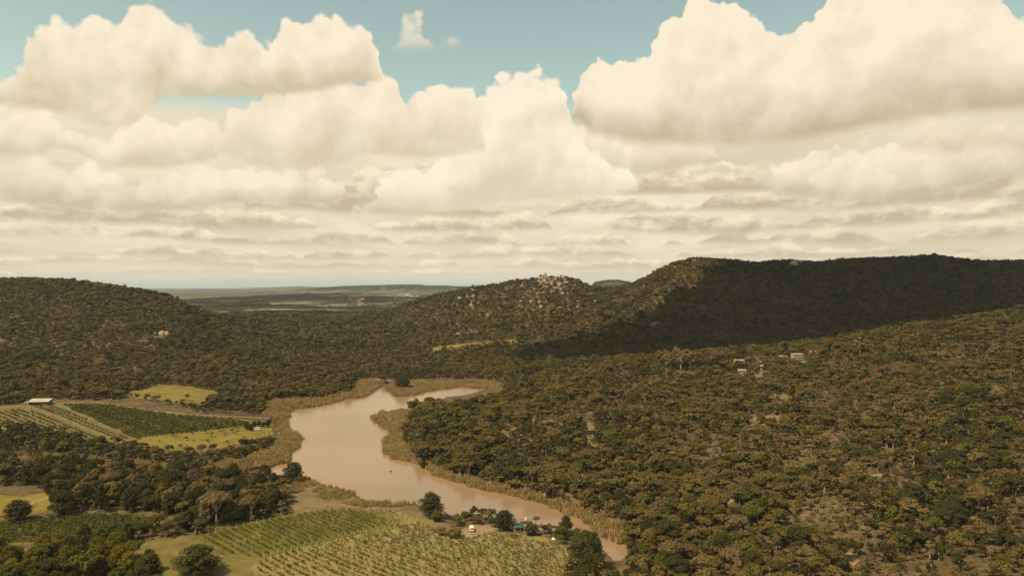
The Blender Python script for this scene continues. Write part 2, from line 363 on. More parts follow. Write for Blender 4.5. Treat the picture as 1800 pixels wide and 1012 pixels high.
# lake outline (photo pixels on the water plane)
LAKE_PX = [(430,829),(485,836),(536,836),(562,850),(617,864),(634,878),(679,884),(723,884),(760,890),(782,898),(804,911),(830,904),(856,906),(880,914),(900,920),(930,927),(965,932),(990,930),(1018,936),(1040,950),(1062,966),(1078,984),(1092,984),(1112,967),(1097,952),(1072,949),(1046,939),(1036,925),(1022,912),(997,902),(970,890),(940,881),(910,874),(875,866),(842,860),(800,845),(775,836),(750,822),(723,813),(687,805),(679,794),(674,776),(690,761),(672,750),(650,737),(672,732),(705,724),(735,717),(768,708),(784,697),(819,694),(841,687),(867,679),(863,676),(804,680),(760,686),(724,695),(694,697),(683,688),(674,678),(657,686),(643,697),(606,702),(562,713),(525,719),(507,728),(510,761),(527,765),(530,783),(512,794),(510,813),(473,820),(437,826)]
def z0pt(px, py):
    d = H*F/(py-CY); return ((px-CX)/F*d, d)
LAKE = np.array([z0pt(*p) for p in LAKE_PX])
def inside(poly, x, y):
    x = np.asarray(x, float); y = np.asarray(y, float); r = np.zeros(x.shape, bool); n = len(poly)
    for i in range(n):
        x1, y1 = poly[i]; x2, y2 = poly[i-1]
        c = ((y1 > y) != (y2 > y)); xx = (x2-x1)*(y-y1)/((y2-y1) if y2 != y1 else 1e-9)+x1
        r ^= c & (x < xx)
    return r
def edge_dist(poly, x, y):
    x = np.asarray(x, float); y = np.asarray(y, float); best = np.full(x.shape, 1e9); n = len(poly)
    for i in range(n):
        a = poly[i]; b = poly[(i+1) % n]; dx, dy = b[0]-a[0], b[1]-a[1]; L = dx*dx+dy*dy+1e-9
        t = np.clip(((x-a[0])*dx+(y-a[1])*dy)/L, 0, 1)
        best = np.minimum(best, np.hypot(x-a[0]-t*dx, y-a[1]-t*dy))
    return best
LB = (LAKE[:, 0].min()-60, LAKE[:, 0].max()+60, LAKE[:, 1].min()-60, LAKE[:, 1].max()+60)
sel = (XW > LB[0]) & (XW < LB[1]) & (YW > LB[2]) & (YW < LB[3])
sd = np.full(ZT.shape, 999.0); ins = inside(LAKE, XW[sel], YW[sel]); ed = edge_dist(LAKE, XW[sel], YW[sel]); sd[sel] = np.where(ins, -ed, ed)
ZT = np.maximum(ZT, 0.35)
near = sd < 40
ZT = np.where(near & (sd > 0), np.minimum(ZT, 0.12+np.clip(sd, 0, 40)*0.05+np.clip(sd-8, 0, 40)*0.6), ZT)
ZT = np.where(sd <= 0, -0.08-np.minimum(-sd*0.25, 3.0), ZT)

LD = np.log(DD)
def ground(x, y):
    """terrain height at world x, y (arrays)"""
    x = np.asarray(x, float); y = np.maximum(np.asarray(y, float), 20.5); px = np.clip(x/y*F+CX, PX[0], PX[-1]-1e-6)
    j = np.clip(np.searchsorted(PX, px)-1, 0, len(PX)-2); i = np.clip(np.searchsorted(DD, y)-1, 0, len(DD)-2)
    fu = (px-PX[j])/(PX[j+1]-PX[j]); fd = np.clip((y-DD[i])/(DD[i+1]-DD[i]), 0, 1)
    return (ZT[i, j]*(1-fu)+ZT[i, j+1]*fu)*(1-fd)+(ZT[i+1, j]*(1-fu)+ZT[i+1, j+1]*fu)*fd
def gz(x, y): return float(ground(np.array([x]), np.array([y]))[0])
DS = np.geomspace(120, 40000, 6000)
def hit(px, py, dmin=120):
    """where the ray through a photo pixel meets the ground"""
    ds = DS[DS >= dmin]; u = (px-CX)/F
    z = ground(ds*u, ds); ray = H-(py-CY)*ds/F
    k = np.argmax(ray <= z) if (ray <= z).any() else len(ds)-1
    return (ds[k]*u, ds[k], float(z[k]))
def pt(px, py, dmin=120): h = hit(px, py, dmin); return Vector(h)
def poly_w(pxs, dmin=120): return [hit(*p, dmin)[:2] for p in pxs]
def project(x, y, z): return CX+F*x/y, CY-F*(z-H)/y

nd, nu = ZT.shape
idx = np.arange(nd*nu).reshape(nd, nu)
FQ = np.stack([idx[:-1, :-1], idx[:-1, 1:], idx[1:, 1:], idx[1:, :-1]], -1).reshape(-1, 4)

# ---- ground material: dry grass, bare earth and leaf litter; farther off the plain is woodland and farmland
def mat_ground():
    m, g, b, o = new_mat('dry_ground')
    tc = g.node('ShaderNodeTexCoord').outputs['Object']
    n1 = g.noise(tc, 0.016, 5, 0.6); n2 = g.noise(tc, 0.25, 4, 0.65)
    near = g.ramp(g.add(g.mul(n2, 0.6), g.mul(n1, 0.4)), [(0.36, (0.055, 0.043, 0.020)), (0.48, (0.10, 0.070, 0.034)), (0.58, (0.155, 0.104, 0.052)), (0.68, (0.20, 0.145, 0.072))])
    s = g.sep(tc)
    st = g.vm('MULTIPLY', tc, (1.0, 1.6, 0.0))
    f1 = g.noise(st, 0.0021, 6, 0.62); f2 = g.noise(tc, 0.018, 5, 0.7)
    farc = g.ramp(g.add(g.mul(f1, 0.65), g.mul(f2, 0.35)), [(0.36, (0.035, 0.038, 0.019)), (0.46, (0.070, 0.065, 0.030)), (0.54, (0.105, 0.090, 0.045)), (0.60, (0.17, 0.135, 0.07)), (0.66, (0.26, 0.20, 0.11))])
    farc = g.mix(g.mul(g.sstep(s[2], 78.0, 105.0), g.mul(g.sstep(s[1], 4200.0, 4400.0), g.sstep(f2, 0.62, 0.50))), farc, (0.022, 0.032, 0.020, 1))
    c = g.mix(g.sstep(s[1], 1900.0, 2500.0), near, farc)
    g.put(b.inputs['Base Color'], c); b.inputs['Roughness'].default_value = 0.95; b.inputs['Specular IOR Level'].default_value = 0.05
    bp = g.node('ShaderNodeBump'); bp.inputs['Strength'].default_value = 0.5; bp.inputs['Distance'].default_value = 0.5
    g.put(bp.inputs['Height'], n2); g.put(b.inputs['Normal'], bp.outputs[0]); return m
ter = link('ground', np_mesh('ground', np.stack([XW, YW, ZT], -1).reshape(-1, 3), FQ, mat_ground(), True))
tag(ter, kind='structure')

# ---- muddy lake
def mat_water():
    m, g, b, o = new_mat('muddy_water')
    tc = g.node('ShaderNodeTexCoord').outputs['Object']
    n = g.noise(g.vm('MULTIPLY', tc, (1.0, 1.0, 1.0)), 0.006, 3, 0.5)
    g.put(b.inputs['Base Color'], g.ramp(n, [(0.35, (0.225, 0.142, 0.074)), (0.65, (0.290, 0.188, 0.104))]))
    b.inputs['Roughness'].default_value = 0.16; b.inputs['IOR'].default_value = 1.33; b.inputs['Specular IOR Level'].default_value = 0.5
    w1 = g.noise(g.vm('MULTIPLY', tc, (1.0, 1.0, 1.0)), 0.5, 3, 0.6)
    w2 = g.noise(tc, 0.03, 2, 0.5)
    bp = g.node('ShaderNodeBump'); bp.inputs['Distance'].default_value = 0.10
    g.put(bp.inputs['Strength'], g.sstep(w2, 0.35, 0.65, 0.15, 0.5))
    g.put(bp.inputs['Height'], w1); g.put(b.inputs['Normal'], bp.outputs[0]); return m
def tri_sheet(poly, step, dz, flat=None):
    """triangulated sheet over a world polygon, draped on the ground"""
    P = np.array(poly); n = len(P); bpts = []
    for i in range(n):
        a, b = P[i], P[(i+1) % n]; L = max(1, int(np.hypot(*(b-a))/step))
        for k in range(L): bpts.append(a+(b-a)*k/L)
    bpts = np.array(bpts); nb = len(bpts)
    gx, gy = np.meshgrid(np.arange(P[:, 0].min(), P[:, 0].max(), step), np.arange(P[:, 1].min(), P[:, 1].max(), step))
    gx = gx.ravel()+RNG.uniform(-.2, .2, gx.size)*step; gy = gy.ravel()+RNG.uniform(-.2, .2, gy.size)*step
    k = inside(P, gx, gy); k[k] &= edge_dist(P, gx[k], gy[k]) > step*0.4
    allp = np.concatenate([bpts, np.stack([gx[k], gy[k]], -1)])
    r = geometry.delaunay_2d_cdt([Vector(p) for p in allp], [(i, (i+1) % nb) for i in range(nb)], [], 1, 1e-4)
    V = np.array([(v[0], v[1]) for v in r[0]]); Fs = np.array([f for f in r[2] if len(f) == 3], np.int32)
    z = np.full(len(V), flat) if flat is not None else ground(V[:, 0], V[:, 1])+dz
    return np.column_stack([V, z]), Fs
wv_, wf_ = tri_sheet([(LB[0]+40, LB[2]+40), (LB[1]-40, LB[2]+40), (LB[1]-40, LB[3]-40), (LB[0]+40, LB[3]-40)], 25.0, 0, flat=0.0)
tag(link('lake_water', np_mesh('lake_water', wv_, wf_, mat_water(), True)), kind='structure')

# ------------------------------------------------------------------ foliage prototypes
LEAF = {
 'olive': mat_leaf('leaf_olive', [(0.050,0.048,0.017),(0.082,0.072,0.026),(0.105,0.086,0.034),(0.135,0.104,0.046)], gain=1.32),
 'dark':  mat_leaf('leaf_dark', [(0.030,0.034,0.014),(0.042,0.044,0.018),(0.056,0.055,0.022),(0.072,0.066,0.026)], gain=1.15),
 'green': mat_leaf('leaf_green', [(0.050,0.060,0.018),(0.070,0.078,0.020),(0.10,0.10,0.026)], gain=1.15),
 'brown': mat_leaf('leaf_brown', [(0.095,0.072,0.040),(0.125,0.094,0.052),(0.150,0.115,0.066)], gain=1.2),
 'yellow': mat_leaf('leaf_yellow', [(0.034,0.038,0.012),(0.052,0.054,0.013),(0.095,0.082,0.013),(0.17,0.13,0.014)], gain=1.45),
 'gum':   mat_leaf('leaf_gum', [(0.15,0.115,0.055),(0.19,0.145,0.075)], gain=1.15),
 'vine':  mat_leaf('leaf_vine', [(0.032,0.042,0.014),(0.050,0.060,0.018),(0.075,0.080,0.022)], gain=1.35),
}
BARK = mat_noise('bark', (0.10, 0.075, 0.05), (0.20, 0.16, 0.115), 1.5)
BARK_PALE = mat_noise('pale_bark', (0.42, 0.34, 0.25), (0.62, 0.52, 0.40), 1.2)

def leaf_quads(C, N, S, rng, aspect=1.5):
    """quads at centres C facing N with half-size S"""
    n = len(C); r = rng.normal(size=(n, 3)); T = np.cross(N, r); T /= np.linalg.norm(T, axis=1, keepdims=True)+1e-9
    B = np.cross(N, T); S = S[:, None]
    T = T*S*aspect; B = B*S
    V = np.stack([C-T*0.9, C-B*0.75+T*0.1, C+T, C+B*0.75-T*0.1], 1).reshape(-1, 3)
    return V, np.arange(4*n).reshape(n, 4)

def crown_mesh(name, clumps, nleaf, size, mat, seed, low=0.35, up=0.55):
    rng = np.random.default_rng(seed); w = np.array([c[3]*c[4] for c in clumps]); cnt = np.maximum(4, (nleaf*w/w.sum())).astype(int)
    Cs, Ns, Ss = [], [], []
    for (cx, cy, cz, r, rz), k in zip(clumps, cnt):
        d = rng.normal(size=(k*2, 3)); d /= np.linalg.norm(d, axis=1, keepdims=True)
        d = d[(d[:, 2] > -0.15) | (rng.random(len(d)) < low)][:k]; k = len(d)
        rad = rng.uniform(0.72, 1.12, k)**1.0
        rad = rad*(0.86+0.28*np.sin(d[:, 0]*5+seed)*np.sin(d[:, 1]*6+cx))
        C = np.stack([cx+d[:, 0]*r*rad, cy+d[:, 1]*r*rad, cz+d[:, 2]*rz*rad], -1)
        N = d*np.array([1/r, 1/r, 1/rz])*r + rng.normal(size=(k, 3))*0.55 + np.array([0, 0, up])
        N /= np.linalg.norm(N, axis=1, keepdims=True)
        Cs.append(C); Ns.append(N); Ss.append(size*rng.uniform(0.55, 1.35, k))
    V, Fq = leaf_quads(np.concatenate(Cs), np.concatenate(Ns), np.concatenate(Ss), rng)
    return np_mesh(name, V, Fq, mat)

def clump_set(kind, seed):
    r = random.Random(seed); out = []
    if kind == 'umbrella':          # flat-topped woodland tree, 8 m
        n = r.randint(6, 8)
        for i in range(n):
            a = i*2.4+r.uniform(-.4, .4); q = 2.7*math.sqrt((i+0.3)/n)
            out.append((q*math.cos(a), q*math.sin(a), 6.0-0.16*q*q+r.uniform(-.5, .6), r.uniform(1.3, 2.0), r.uniform(0.8, 1.25)))
    elif kind == 'round':           # 8.5 m, full crown nearly to the ground
        n = r.randint(17, 21)
        for i in range(n):
            a = i*2.4+r.uniform(-.4, .4); h = (i+0.5)/n; q = 2.5*math.sin(math.pi*(0.18+0.80*h))**0.8*r.uniform(.7, 1)
            out.append((q*math.cos(a), q*math.sin(a), 1.5+5.4*h, r.uniform(0.8, 1.45), r.uniform(0.75, 1.2)))
        out.append((0, 0, 3.4, 2.3, 2.4))
    elif kind == 'open':            # looser, several separate foliage pads
        n = r.randint(5, 7)
        for i in range(n):
            a = i*2.4+r.uniform(-.5, .5); q = r.uniform(0.6, 2.9)
            out.append((q*math.cos(a), q*math.sin(a), r.uniform(3.2, 7.0)-0.2*q, r.uniform(0.9, 1.5), r.uniform(0.6, 0.95)))
    elif kind == 'gum':             # 24 m tall, crown pads along upper trunk
        n = 13
        for i in range(n):
            a = i*2.4+r.uniform(-.5, .5); h = (i+.5)/n; q = (1.2+2.6*math.sin(math.pi*h**0.8))*r.uniform(.5, 1)
            out.append((q*math.cos(a), q*math.sin(a), 9.0+14.0*h, r.uniform(1.4, 2.1), r.uniform(1.4, 2.2)))
    elif kind == 'bush':            # 2.6 m shrub
        for i in range(5):
            a = i*1.3; q = r.uniform(0.3, 1.1)
            out.append((q*math.cos(a), q*math.sin(a), r.uniform(.7, 1.7), r.uniform(.7, 1.1), r.uniform(.6, .9)))
    return out

def trunk_mesh(name, kind, clumps, mat, seed, twigs=True):
    r = random.Random(seed+5); mb = MB()
    if kind == 'bush':
        for c in clumps[:3]: mb.tube([(0, 0, -0.3), (c[0]*.5, c[1]*.5, c[2]*.6), (c[0], c[1], c[2])], [.07, .05, .02], 5)
    elif kind == 'gum':
        lean = r.uniform(-.8, .8); P = [(0, 0, -0.6), (lean*.2, .1, 6), (lean*.6, 0, 13), (lean, .2, 19), (lean*1.1, 0, 23)]
        mb.tube(P, [.46, .36, .27, .17, .06], 7)
        for c in clumps[::2]: mb.tube([(lean*.5, 0, c[2]*.72), (c[0]*.6+lean*.3, c[1]*.6, c[2]*.92), (c[0], c[1], c[2]+.3)], [.15, .10, .04], 5)
    else:
        hb = 2.6 if kind != 'round' else 1.6
        b = (r.uniform(-.25, .25), r.uniform(-.25, .25), hb)
        mb.tube([(0, 0, -0.5), (b[0]*.4, b[1]*.4, hb*.5), b], [.27, .21, .17], 7)
        for c in clumps[:7 if twigs else 4]:
            mb.tube([b, (b[0]*.4+c[0]*.55, b[1]*.4+c[1]*.55, hb+(c[2]-hb)*.55), (c[0], c[1], c[2])], [.13, .085, .03], 5 if twigs else 4)
    return mb.mesh(name, mat, True)

def join_mesh(name, a, b):
    """two meshes into one (for the far woodland)"""
    V = []; Fs = []; mi = []; base = 0
    me = bpy.data.meshes.new(name)
    for k, m in enumerate((a, b)):
        v = np.empty(len(m.vertices)*3, np.float32); m.vertices.foreach_get('co', v); V.append(v.reshape(-1, 3))
        for p in m.polygons: Fs.append([base+i for i in p.vertices]); mi.append(k)
        base += len(m.vertices)
        me.materials.append(m.materials[0])
    me.from_pydata(np.concatenate(V), [], Fs); me.polygons.foreach_set('material_index', mi); me.update(); return me

# near (individual) prototypes: (shape, palette) -> list of (crown mesh, trunk mesh)
NEAR = {}
def near_proto(shape, pal, var, nleaf, size, bark=None, tag_=''):
    key = (shape, pal, tag_); sd = hash((len(NEAR), var)) % 1000
    sd = (sum(ord(c) for c in shape+pal+tag_)*7+var*31) % 997
    cl = clump_set(shape, sd)
    NEAR.setdefault(key, []).append((crown_mesh('crown', cl, nleaf, size, LEAF[pal], sd), trunk_mesh('trunk', shape, cl, bark or BARK, sd)))
for v in range(3):
    for pal in ('olive', 'dark', 'brown', 'green'):
        near_proto('umbrella', pal, v, 1500, 0.25); near_proto('open', pal, v, 900, 0.24)
    for pal in ('dark', 'olive', 'yellow', 'green', 'brown'):
        near_proto('round', pal, v, 2000, 0.25)
    near_proto('gum', 'gum', v, 1900, 0.42, BARK_PALE)
    near_proto('bush', 'olive', v, 420, 0.17); near_proto('bush', 'green', v, 420, 0.17)
for v in range(2):
    near_proto('umbrella', 'dark', v, 6000, 0.13, None, 'big'); near_proto('round', 'dark', v, 6000, 0.13, None, 'big')
    near_proto('round', 'yellow', v, 5000, 0.14, None, 'big'); near_proto('umbrella', 'brown', v, 5000, 0.13, BARK_PALE, 'big')

# far woodland prototypes, picked by index
def unlinked_collection(name, meshes):
    c = bpy.data.collections.new(name)
    for i, m in enumerate(meshes): c.objects.link(bpy.data.objects.new('%s_%02d' % (name, i), m))
    return c
MID, FARP = [], []
for pal, k in (('olive', 4), ('dark', 2), ('brown', 2), ('green', 1)):
    for v in range(k):
        sh = ('umbrella', 'open', 'umbrella', 'round')[v]; sd = 40+v*13+len(MID)
        cl = clump_set(sh, sd)
        MID.append(join_mesh('wood_mid', crown_mesh('c', cl, 620, 0.36, LEAF[pal], sd), trunk_mesh('t', sh, cl, BARK_PALE if v == 1 else BARK, sd, False)))
        FARP.append(join_mesh('wood_far', crown_mesh('c', cl, 170, 0.66, LEAF[pal], sd), trunk_mesh('t', sh, cl[:3], BARK, sd, False)))
cl = clump_set('bush', 3)
for pal in ('olive', 'brown', 'dark'):
    MID.append(join_mesh('shrub_mid', crown_mesh('c', cl, 160, 0.26, LEAF[pal], 4), trunk_mesh('t', 'bush', cl, BARK, 3)))
MIDC = unlinked_collection('proto_mid', MID); FARC = unlinked_collection('proto_far', FARP)
OLIVE, DARK, BROWN, GREEN, SHRUB = (0, 1, 2, 3), (4, 5), (6, 7), (8,), (9, 10)

def scatter(name, P, idx, rot, scl, collection, label=None):
    """one mass of instances (geometry nodes) standing on given points"""
    me = bpy.data.meshes.new(name); P = np.asarray(P, np.float32)
    me.vertices.add(len(P)); me.vertices.foreach_set('co', P.ravel())
    for nm, ty, arr in (('idx', 'INT', np.asarray(idx, np.int32)), ('rot', 'FLOAT_VECTOR', np.column_stack([np.zeros(len(P)), np.zeros(len(P)), rot]).astype(np.float32)),
                        ('scl', 'FLOAT_VECTOR', np.asarray(scl, np.float32))):
        at = me.attributes.new(nm, ty, 'POINT'); at.data.foreach_set('value' if ty == 'INT' else 'vector', arr.ravel())
    o = link(name, me)
    ng = bpy.data.node_groups.new(name, 'GeometryNodeTree')
    ng.interface.new_socket('Geometry', in_out='INPUT', socket_type='NodeSocketGeometry')
    ng.interface.new_socket('Geometry', in_out='OUTPUT', socket_type='NodeSocketGeometry')
    N = ng.nodes; L = ng.links
    gi = N.new('NodeGroupInput'); go = N.new('NodeGroupOutput'); iop = N.new('GeometryNodeInstanceOnPoints')
    ci = N.new('GeometryNodeCollectionInfo'); ci.inputs['Collection'].default_value = collection
    ci.inputs['Separate Children'].default_value = True; ci.inputs['Reset Children'].default_value = True
    def na(nm, ty):
        a = N.new('GeometryNodeInputNamedAttribute'); a.data_type = ty; a.inputs['Name'].default_value = nm; return a.outputs['Attribute']
    L.new(gi.outputs[0], iop.inputs['Points']); L.new(ci.outputs[0], iop.inputs['Instance']); iop.inputs['Pick Instance'].default_value = True
    L.new(na('idx', 'INT'), iop.inputs['Instance Index']); L.new(na('rot', 'FLOAT_VECTOR'), iop.inputs['Rotation']); L.new(na('scl', 'FLOAT_VECTOR'), iop.inputs['Scale'])
    L.new(iop.outputs[0], go.inputs[0])
    md = o.modifiers.new('scatter', 'NODES'); md.node_group = ng
    tag(o, label=label, kind='stuff'); return o

# ------------------------------------------------------------------ fields, tracks, clearings (draped sheets)
GRASS = {
 'yellow': mat_noise('dry_yellow_grass', (0.150, 0.110, 0.028), (0.205, 0.150, 0.043), 0.22, 0.95, c3=(0.25, 0.182, 0.066), lo=0.3, hi=0.7),
 'vine':   mat_noise('vineyard_grass', (0.0945, 0.0792, 0.0189), (0.1395, 0.1062, 0.0270), 0.16, 0.95, c3=(0.1845, 0.1350, 0.0450), lo=0.3, hi=0.7),
 'green':  mat_noise('green_grass', (0.0774, 0.0740, 0.0129), (0.1187, 0.1015, 0.0181), 0.12, 0.95, c3=(0.1634, 0.1247, 0.0310), lo=0.3, hi=0.7),
 'meadow': mat_noise('meadow_grass', (0.1207, 0.0948, 0.0163), (0.1731, 0.1297, 0.0229), 0.08, 0.95, c3=(0.2203, 0.1576, 0.0368), lo=0.32, hi=0.68),
 'dry':    mat_noise('tan_dry_grass', (0.115, 0.080, 0.038), (0.165, 0.115, 0.056), 0.12, 0.95, c3=(0.22, 0.155, 0.080), lo=0.3, hi=0.7),
}
EARTH = mat_noise('bare_earth_and_sun_streak', (0.20, 0.135, 0.075), (0.30, 0.21, 0.12), 0.4, 0.95)
def ragged(poly, amp):
    """roughen a world polygon so that its edge is not ruled"""
    P = np.array(poly); out = []
    for i in range(len(P)):
        a, b = P[i], P[(i+1) % len(P)]; L = np.hypot(*(b-a)); n = max(1, int(L/6)); nn = np.array([b[1]-a[1], a[0]-b[0]])/(L+1e-6)
        for k in range(n):
            q = a+(b-a)*k/n; out.append(tuple(q+nn*(vnoise(np.array([q[0]/9]), np.array([q[1]/9]), 21)[0]-0.5)*2*amp))
    return out
def sheet(name, pxs, mat, dz=0.05, step=5.0, amp=1.2, dmin=120):
    P = ragged(poly_w(pxs, dmin), amp); V, Fs = tri_sheet(P, step, dz)
    return tag(link(name, np_mesh(name, V, Fs, mat, True)), kind='structure'), P
F1 = [(-80,724),(0,718),(50,711),(130,708),(210,714),(300,725),(430,737),(480,746),(478,764),(400,786),(310,792),(240,783),(150,781),(60,765),(-80,752)]
F2 = [(218,694),(240,685),(288,677),(330,679),(385,688),(366,700),(356,714),(290,706),(240,700)]
F4 = [(345,940),(400,926),(470,912),(520,902),(570,895),(620,893),(690,906),(706,920),(620,941),(530,962),(452,986),(400,978),(362,958)]
F5 = [(452,986),(530,962),(620,941),(706,920),(690,906),(700,898),(742,912),(790,936),(826,924),(868,921),(900,934),(958,944),(992,960),(1012,996),(1015,1060),(470,1060),(440,1004)]
F7 = [(225,958),(290,945),(345,940),(362,958),(400,978),(452,986),(440,1004),(470,1060),(280,1060),(262,985)]
F6 = [(-120,922),(90,908),(200,903),(290,908),(262,930),(190,957),(100,952),(-120,972)]
F9 = [(492,852),(540,843),(617,866),(640,881),(700,887),(770,897),(796,914),(790,936),(742,912),(700,898),(620,893),(570,895),(520,902),(508,890)]
sheet('vineyard_field', F1, GRASS['vine'])
sheet('meadow', F2, GRASS['meadow'])
sheet('vineyard_field', F4, GRASS['green'], 0.06)
sheet('vineyard_field', F5, GRASS['yellow'], 0.05)
sheet('meadow', F7, GRASS['vine'], 0.055)
sheet('vineyard_field', F6, GRASS['green'])
sheet('meadow', F9, GRASS['dry'], 0.07)
sheet('meadow', [(-60,866),(40,872),(95,862),(80,900),(20,908),(-60,900)], GRASS['meadow'])
CLEAR = [([(738,613),(800,605),(860,600),(906,597),(910,603),(860,608),(815,614),(760,619)], 'meadow', 900), ([(925,602),(985,595),(988,599),(930,607)], 'dry', 850),
         ([(1336,694),(1352,688),(1372,690),(1396,700),(1384,706),(1360,704)], 'dry', 300), ([(1326,734),(1346,728),(1366,731),(1390,732),(1378,740),(1350,738),(1336,742)], 'dry', 300),
         ([(1022,744),(1040,742),(1048,770),(1034,778)], 'dry', 300), ([(1318,655),(1342,652),(1350,660),(1330,664)], 'dry', 300),
         ([(795,586),(838,581),(842,585),(800,590)], 'dry', 900)]
NOF = []            # world polygons without woodland
for pxs, mt, dm in CLEAR: NOF.append(sheet('clearing', pxs, GRASS[mt], 0.08, 6.0, 3.5 if dm == 300 else 2.0, dm)[1])
NOF += [poly_w(F2)]
# orchard grass inside the upper field
ORCH = [(250,768),(330,762),(420,752),(476,748),(478,764),(400,786),(310,791),(250,782)]
sheet('meadow', ORCH, GRASS['meadow'], 0.10)

def track(pxs, width, mat=EARTH, name='dirt_track', dz=0.14):
    W = [Vector(hit(*p)[:2]) for p in pxs]; Q = []
    for a, b in zip(W[:-1], W[1:]):
        n = max(2, int((b-a).length/4))
        Q += [a.lerp(b, k/n) for k in range(n)]
    Q.append(W[-1]); V = []
    for i, q in enumerate(Q):
        t = (Q[min(i+1, len(Q)-1)]-Q[max(i-1, 0)]).normalized(); nrm = Vector((-t.y, t.x))
        for k in (-1, -.33, .33, 1):
            p = q+nrm*k*width*0.5*(1+0.18*math.sin(i*1.7+k)); V.append((p.x, p.y, gz(p.x, p.y)+dz))
    Fs = [(i*4+k, i*4+k+1, i*4+k+5, i*4+k+4) for i in range(len(Q)-1) for k in range(3)]
    return tag(link(name, np_mesh(name, V, Fs, mat, True)), kind='structure')
track([(-60,722),(10,716),(60,712),(110,708),(170,707),(205,712),(260,721),(330,729),(390,731),(474,735)], 3.0)
track([(46,714),(130,744),(206,775)], 2.4, GRASS['dry'], 'grass_track')
track([(98,711),(170,741),(240,776)], 2.4, GRASS['dry'], 'grass_track')
track([(20,905),(55,884),(92,872)], 3.6)
track([(216,696),(240,684),(288,676)], 3.0, GRASS['dry'], 'grass_track')
sheet('yard', [(816,934),(836,922),(868,922),(880,932),(850,940),(818,948)], EARTH, 0.16, 4.0, 0.8)
for q, pxs in enumerate([[(1279,860),(1284,858),(1288,905),(1283,906)], [(1343,868),(1348,866),(1346,892),(1341,893)], [(1480,972),(1500,968),(1510,984),(1498,996),(1490,986)],
            [(1526,836),(1546,832),(1546,846),(1530,848)], [(1140,572),(1156,565),(1162,571),(1146,577)], [(620,668),(660,665),(690,668),(650,676)]]):  # outline on the shaded ridge is a streak of sun painted as pale sheet
    NOF.append(sheet('bare_earth_and_sun_streak', pxs, EARTH, 0.10, 3.0, 1.8, 240 if q < 4 else 600)[1])
for pxs in ([(300,529),(405,526),(420,529),(330,532)], [(555,535),(640,533),(690,531),(700,533),(640,537),(560,538)], [(625,524),(652,521),(668,524),(640,528)], [(600,529),(622,527),(636,530),(606,532)], [(690,515),(722,514),(724,519),(700,520)],
            [(430,545),(500,541),(520,544),(450,548)], [(470,533),(540,530),(550,533),(480,536)], [(640,546),(720,541),(726,544),(650,550)], [(560,552),(610,549),(620,552),(570,555)]):
    NOF.append(sheet('far_field', pxs, GRASS['dry'], 0.6, 25.0, 12.0, 2200)[1])
NOF.append(poly_w([(768,710),(784,698),(819,695),(841,688),(870,680),(895,678),(885,694),(835,708),(785,722)]))

# ------------------------------------------------------------------ woodland placement
R = [[(-80,806),(60,800),(120,806),(190,816),(300,832),(430,830),(474,820),(512,812),(513,795),(529,784),(526,766),(508,760),(506,728),(500,712),(466,712),(462,730),(488,742),(492,764),(486,784),(430,812),(330,824),(250,816),(130,804),(60,795),(-80,798)],
     [(466,712),(500,712),(530,719),(565,713),(608,702),(645,697),(658,686),(672,678),(650,668),(628,670),(622,690),(560,702),(480,703)],
     [(676,680),(685,690),(696,698),(724,696),(760,687),(806,681),(880,676),(880,669),(800,670),(735,673),(700,680),(690,676)],
     [(650,737),(672,750),(690,761),(674,776),(680,794),(688,806),(722,813),(736,816),(722,792),(708,772),(714,748),(730,724),(705,724),(672,731)],
     [(748,818),(775,836),(800,846),(842,861),(875,867),(910,875),(940,882),(970,891),(997,903),(1022,913),(1038,926),(1048,939),(1074,950),(1098,953),(1112,955),(1116,940),(1085,915),(1040,898),(960,876),(880,856),(800,838),(756,816)],
     [(500,850),(536,838),(562,851),(617,865),(634,879),(679,885),(723,885),(700,892),(640,890),(580,880),(530,868)]]
REEDS = [poly_w(p) for p in R]
EXCL = poly_w([(-400,1080),(-400,722),(-80,720),(0,712),(60,705),(130,702),(215,704),(220,692),(290,676),(385,687),(366,712),(460,728),(464,705),(560,700),(640,688),(690,668),(880,667),(872,680),(735,718),(655,740),(742,818),(880,862),(1000,900),(1045,925),(1095,945),(1125,965),(1115,1000),(1100,1050),(1050,1050),(1000,960),(1012,1000),(1010,1080)])
def zone(pxs): return poly_w(pxs)
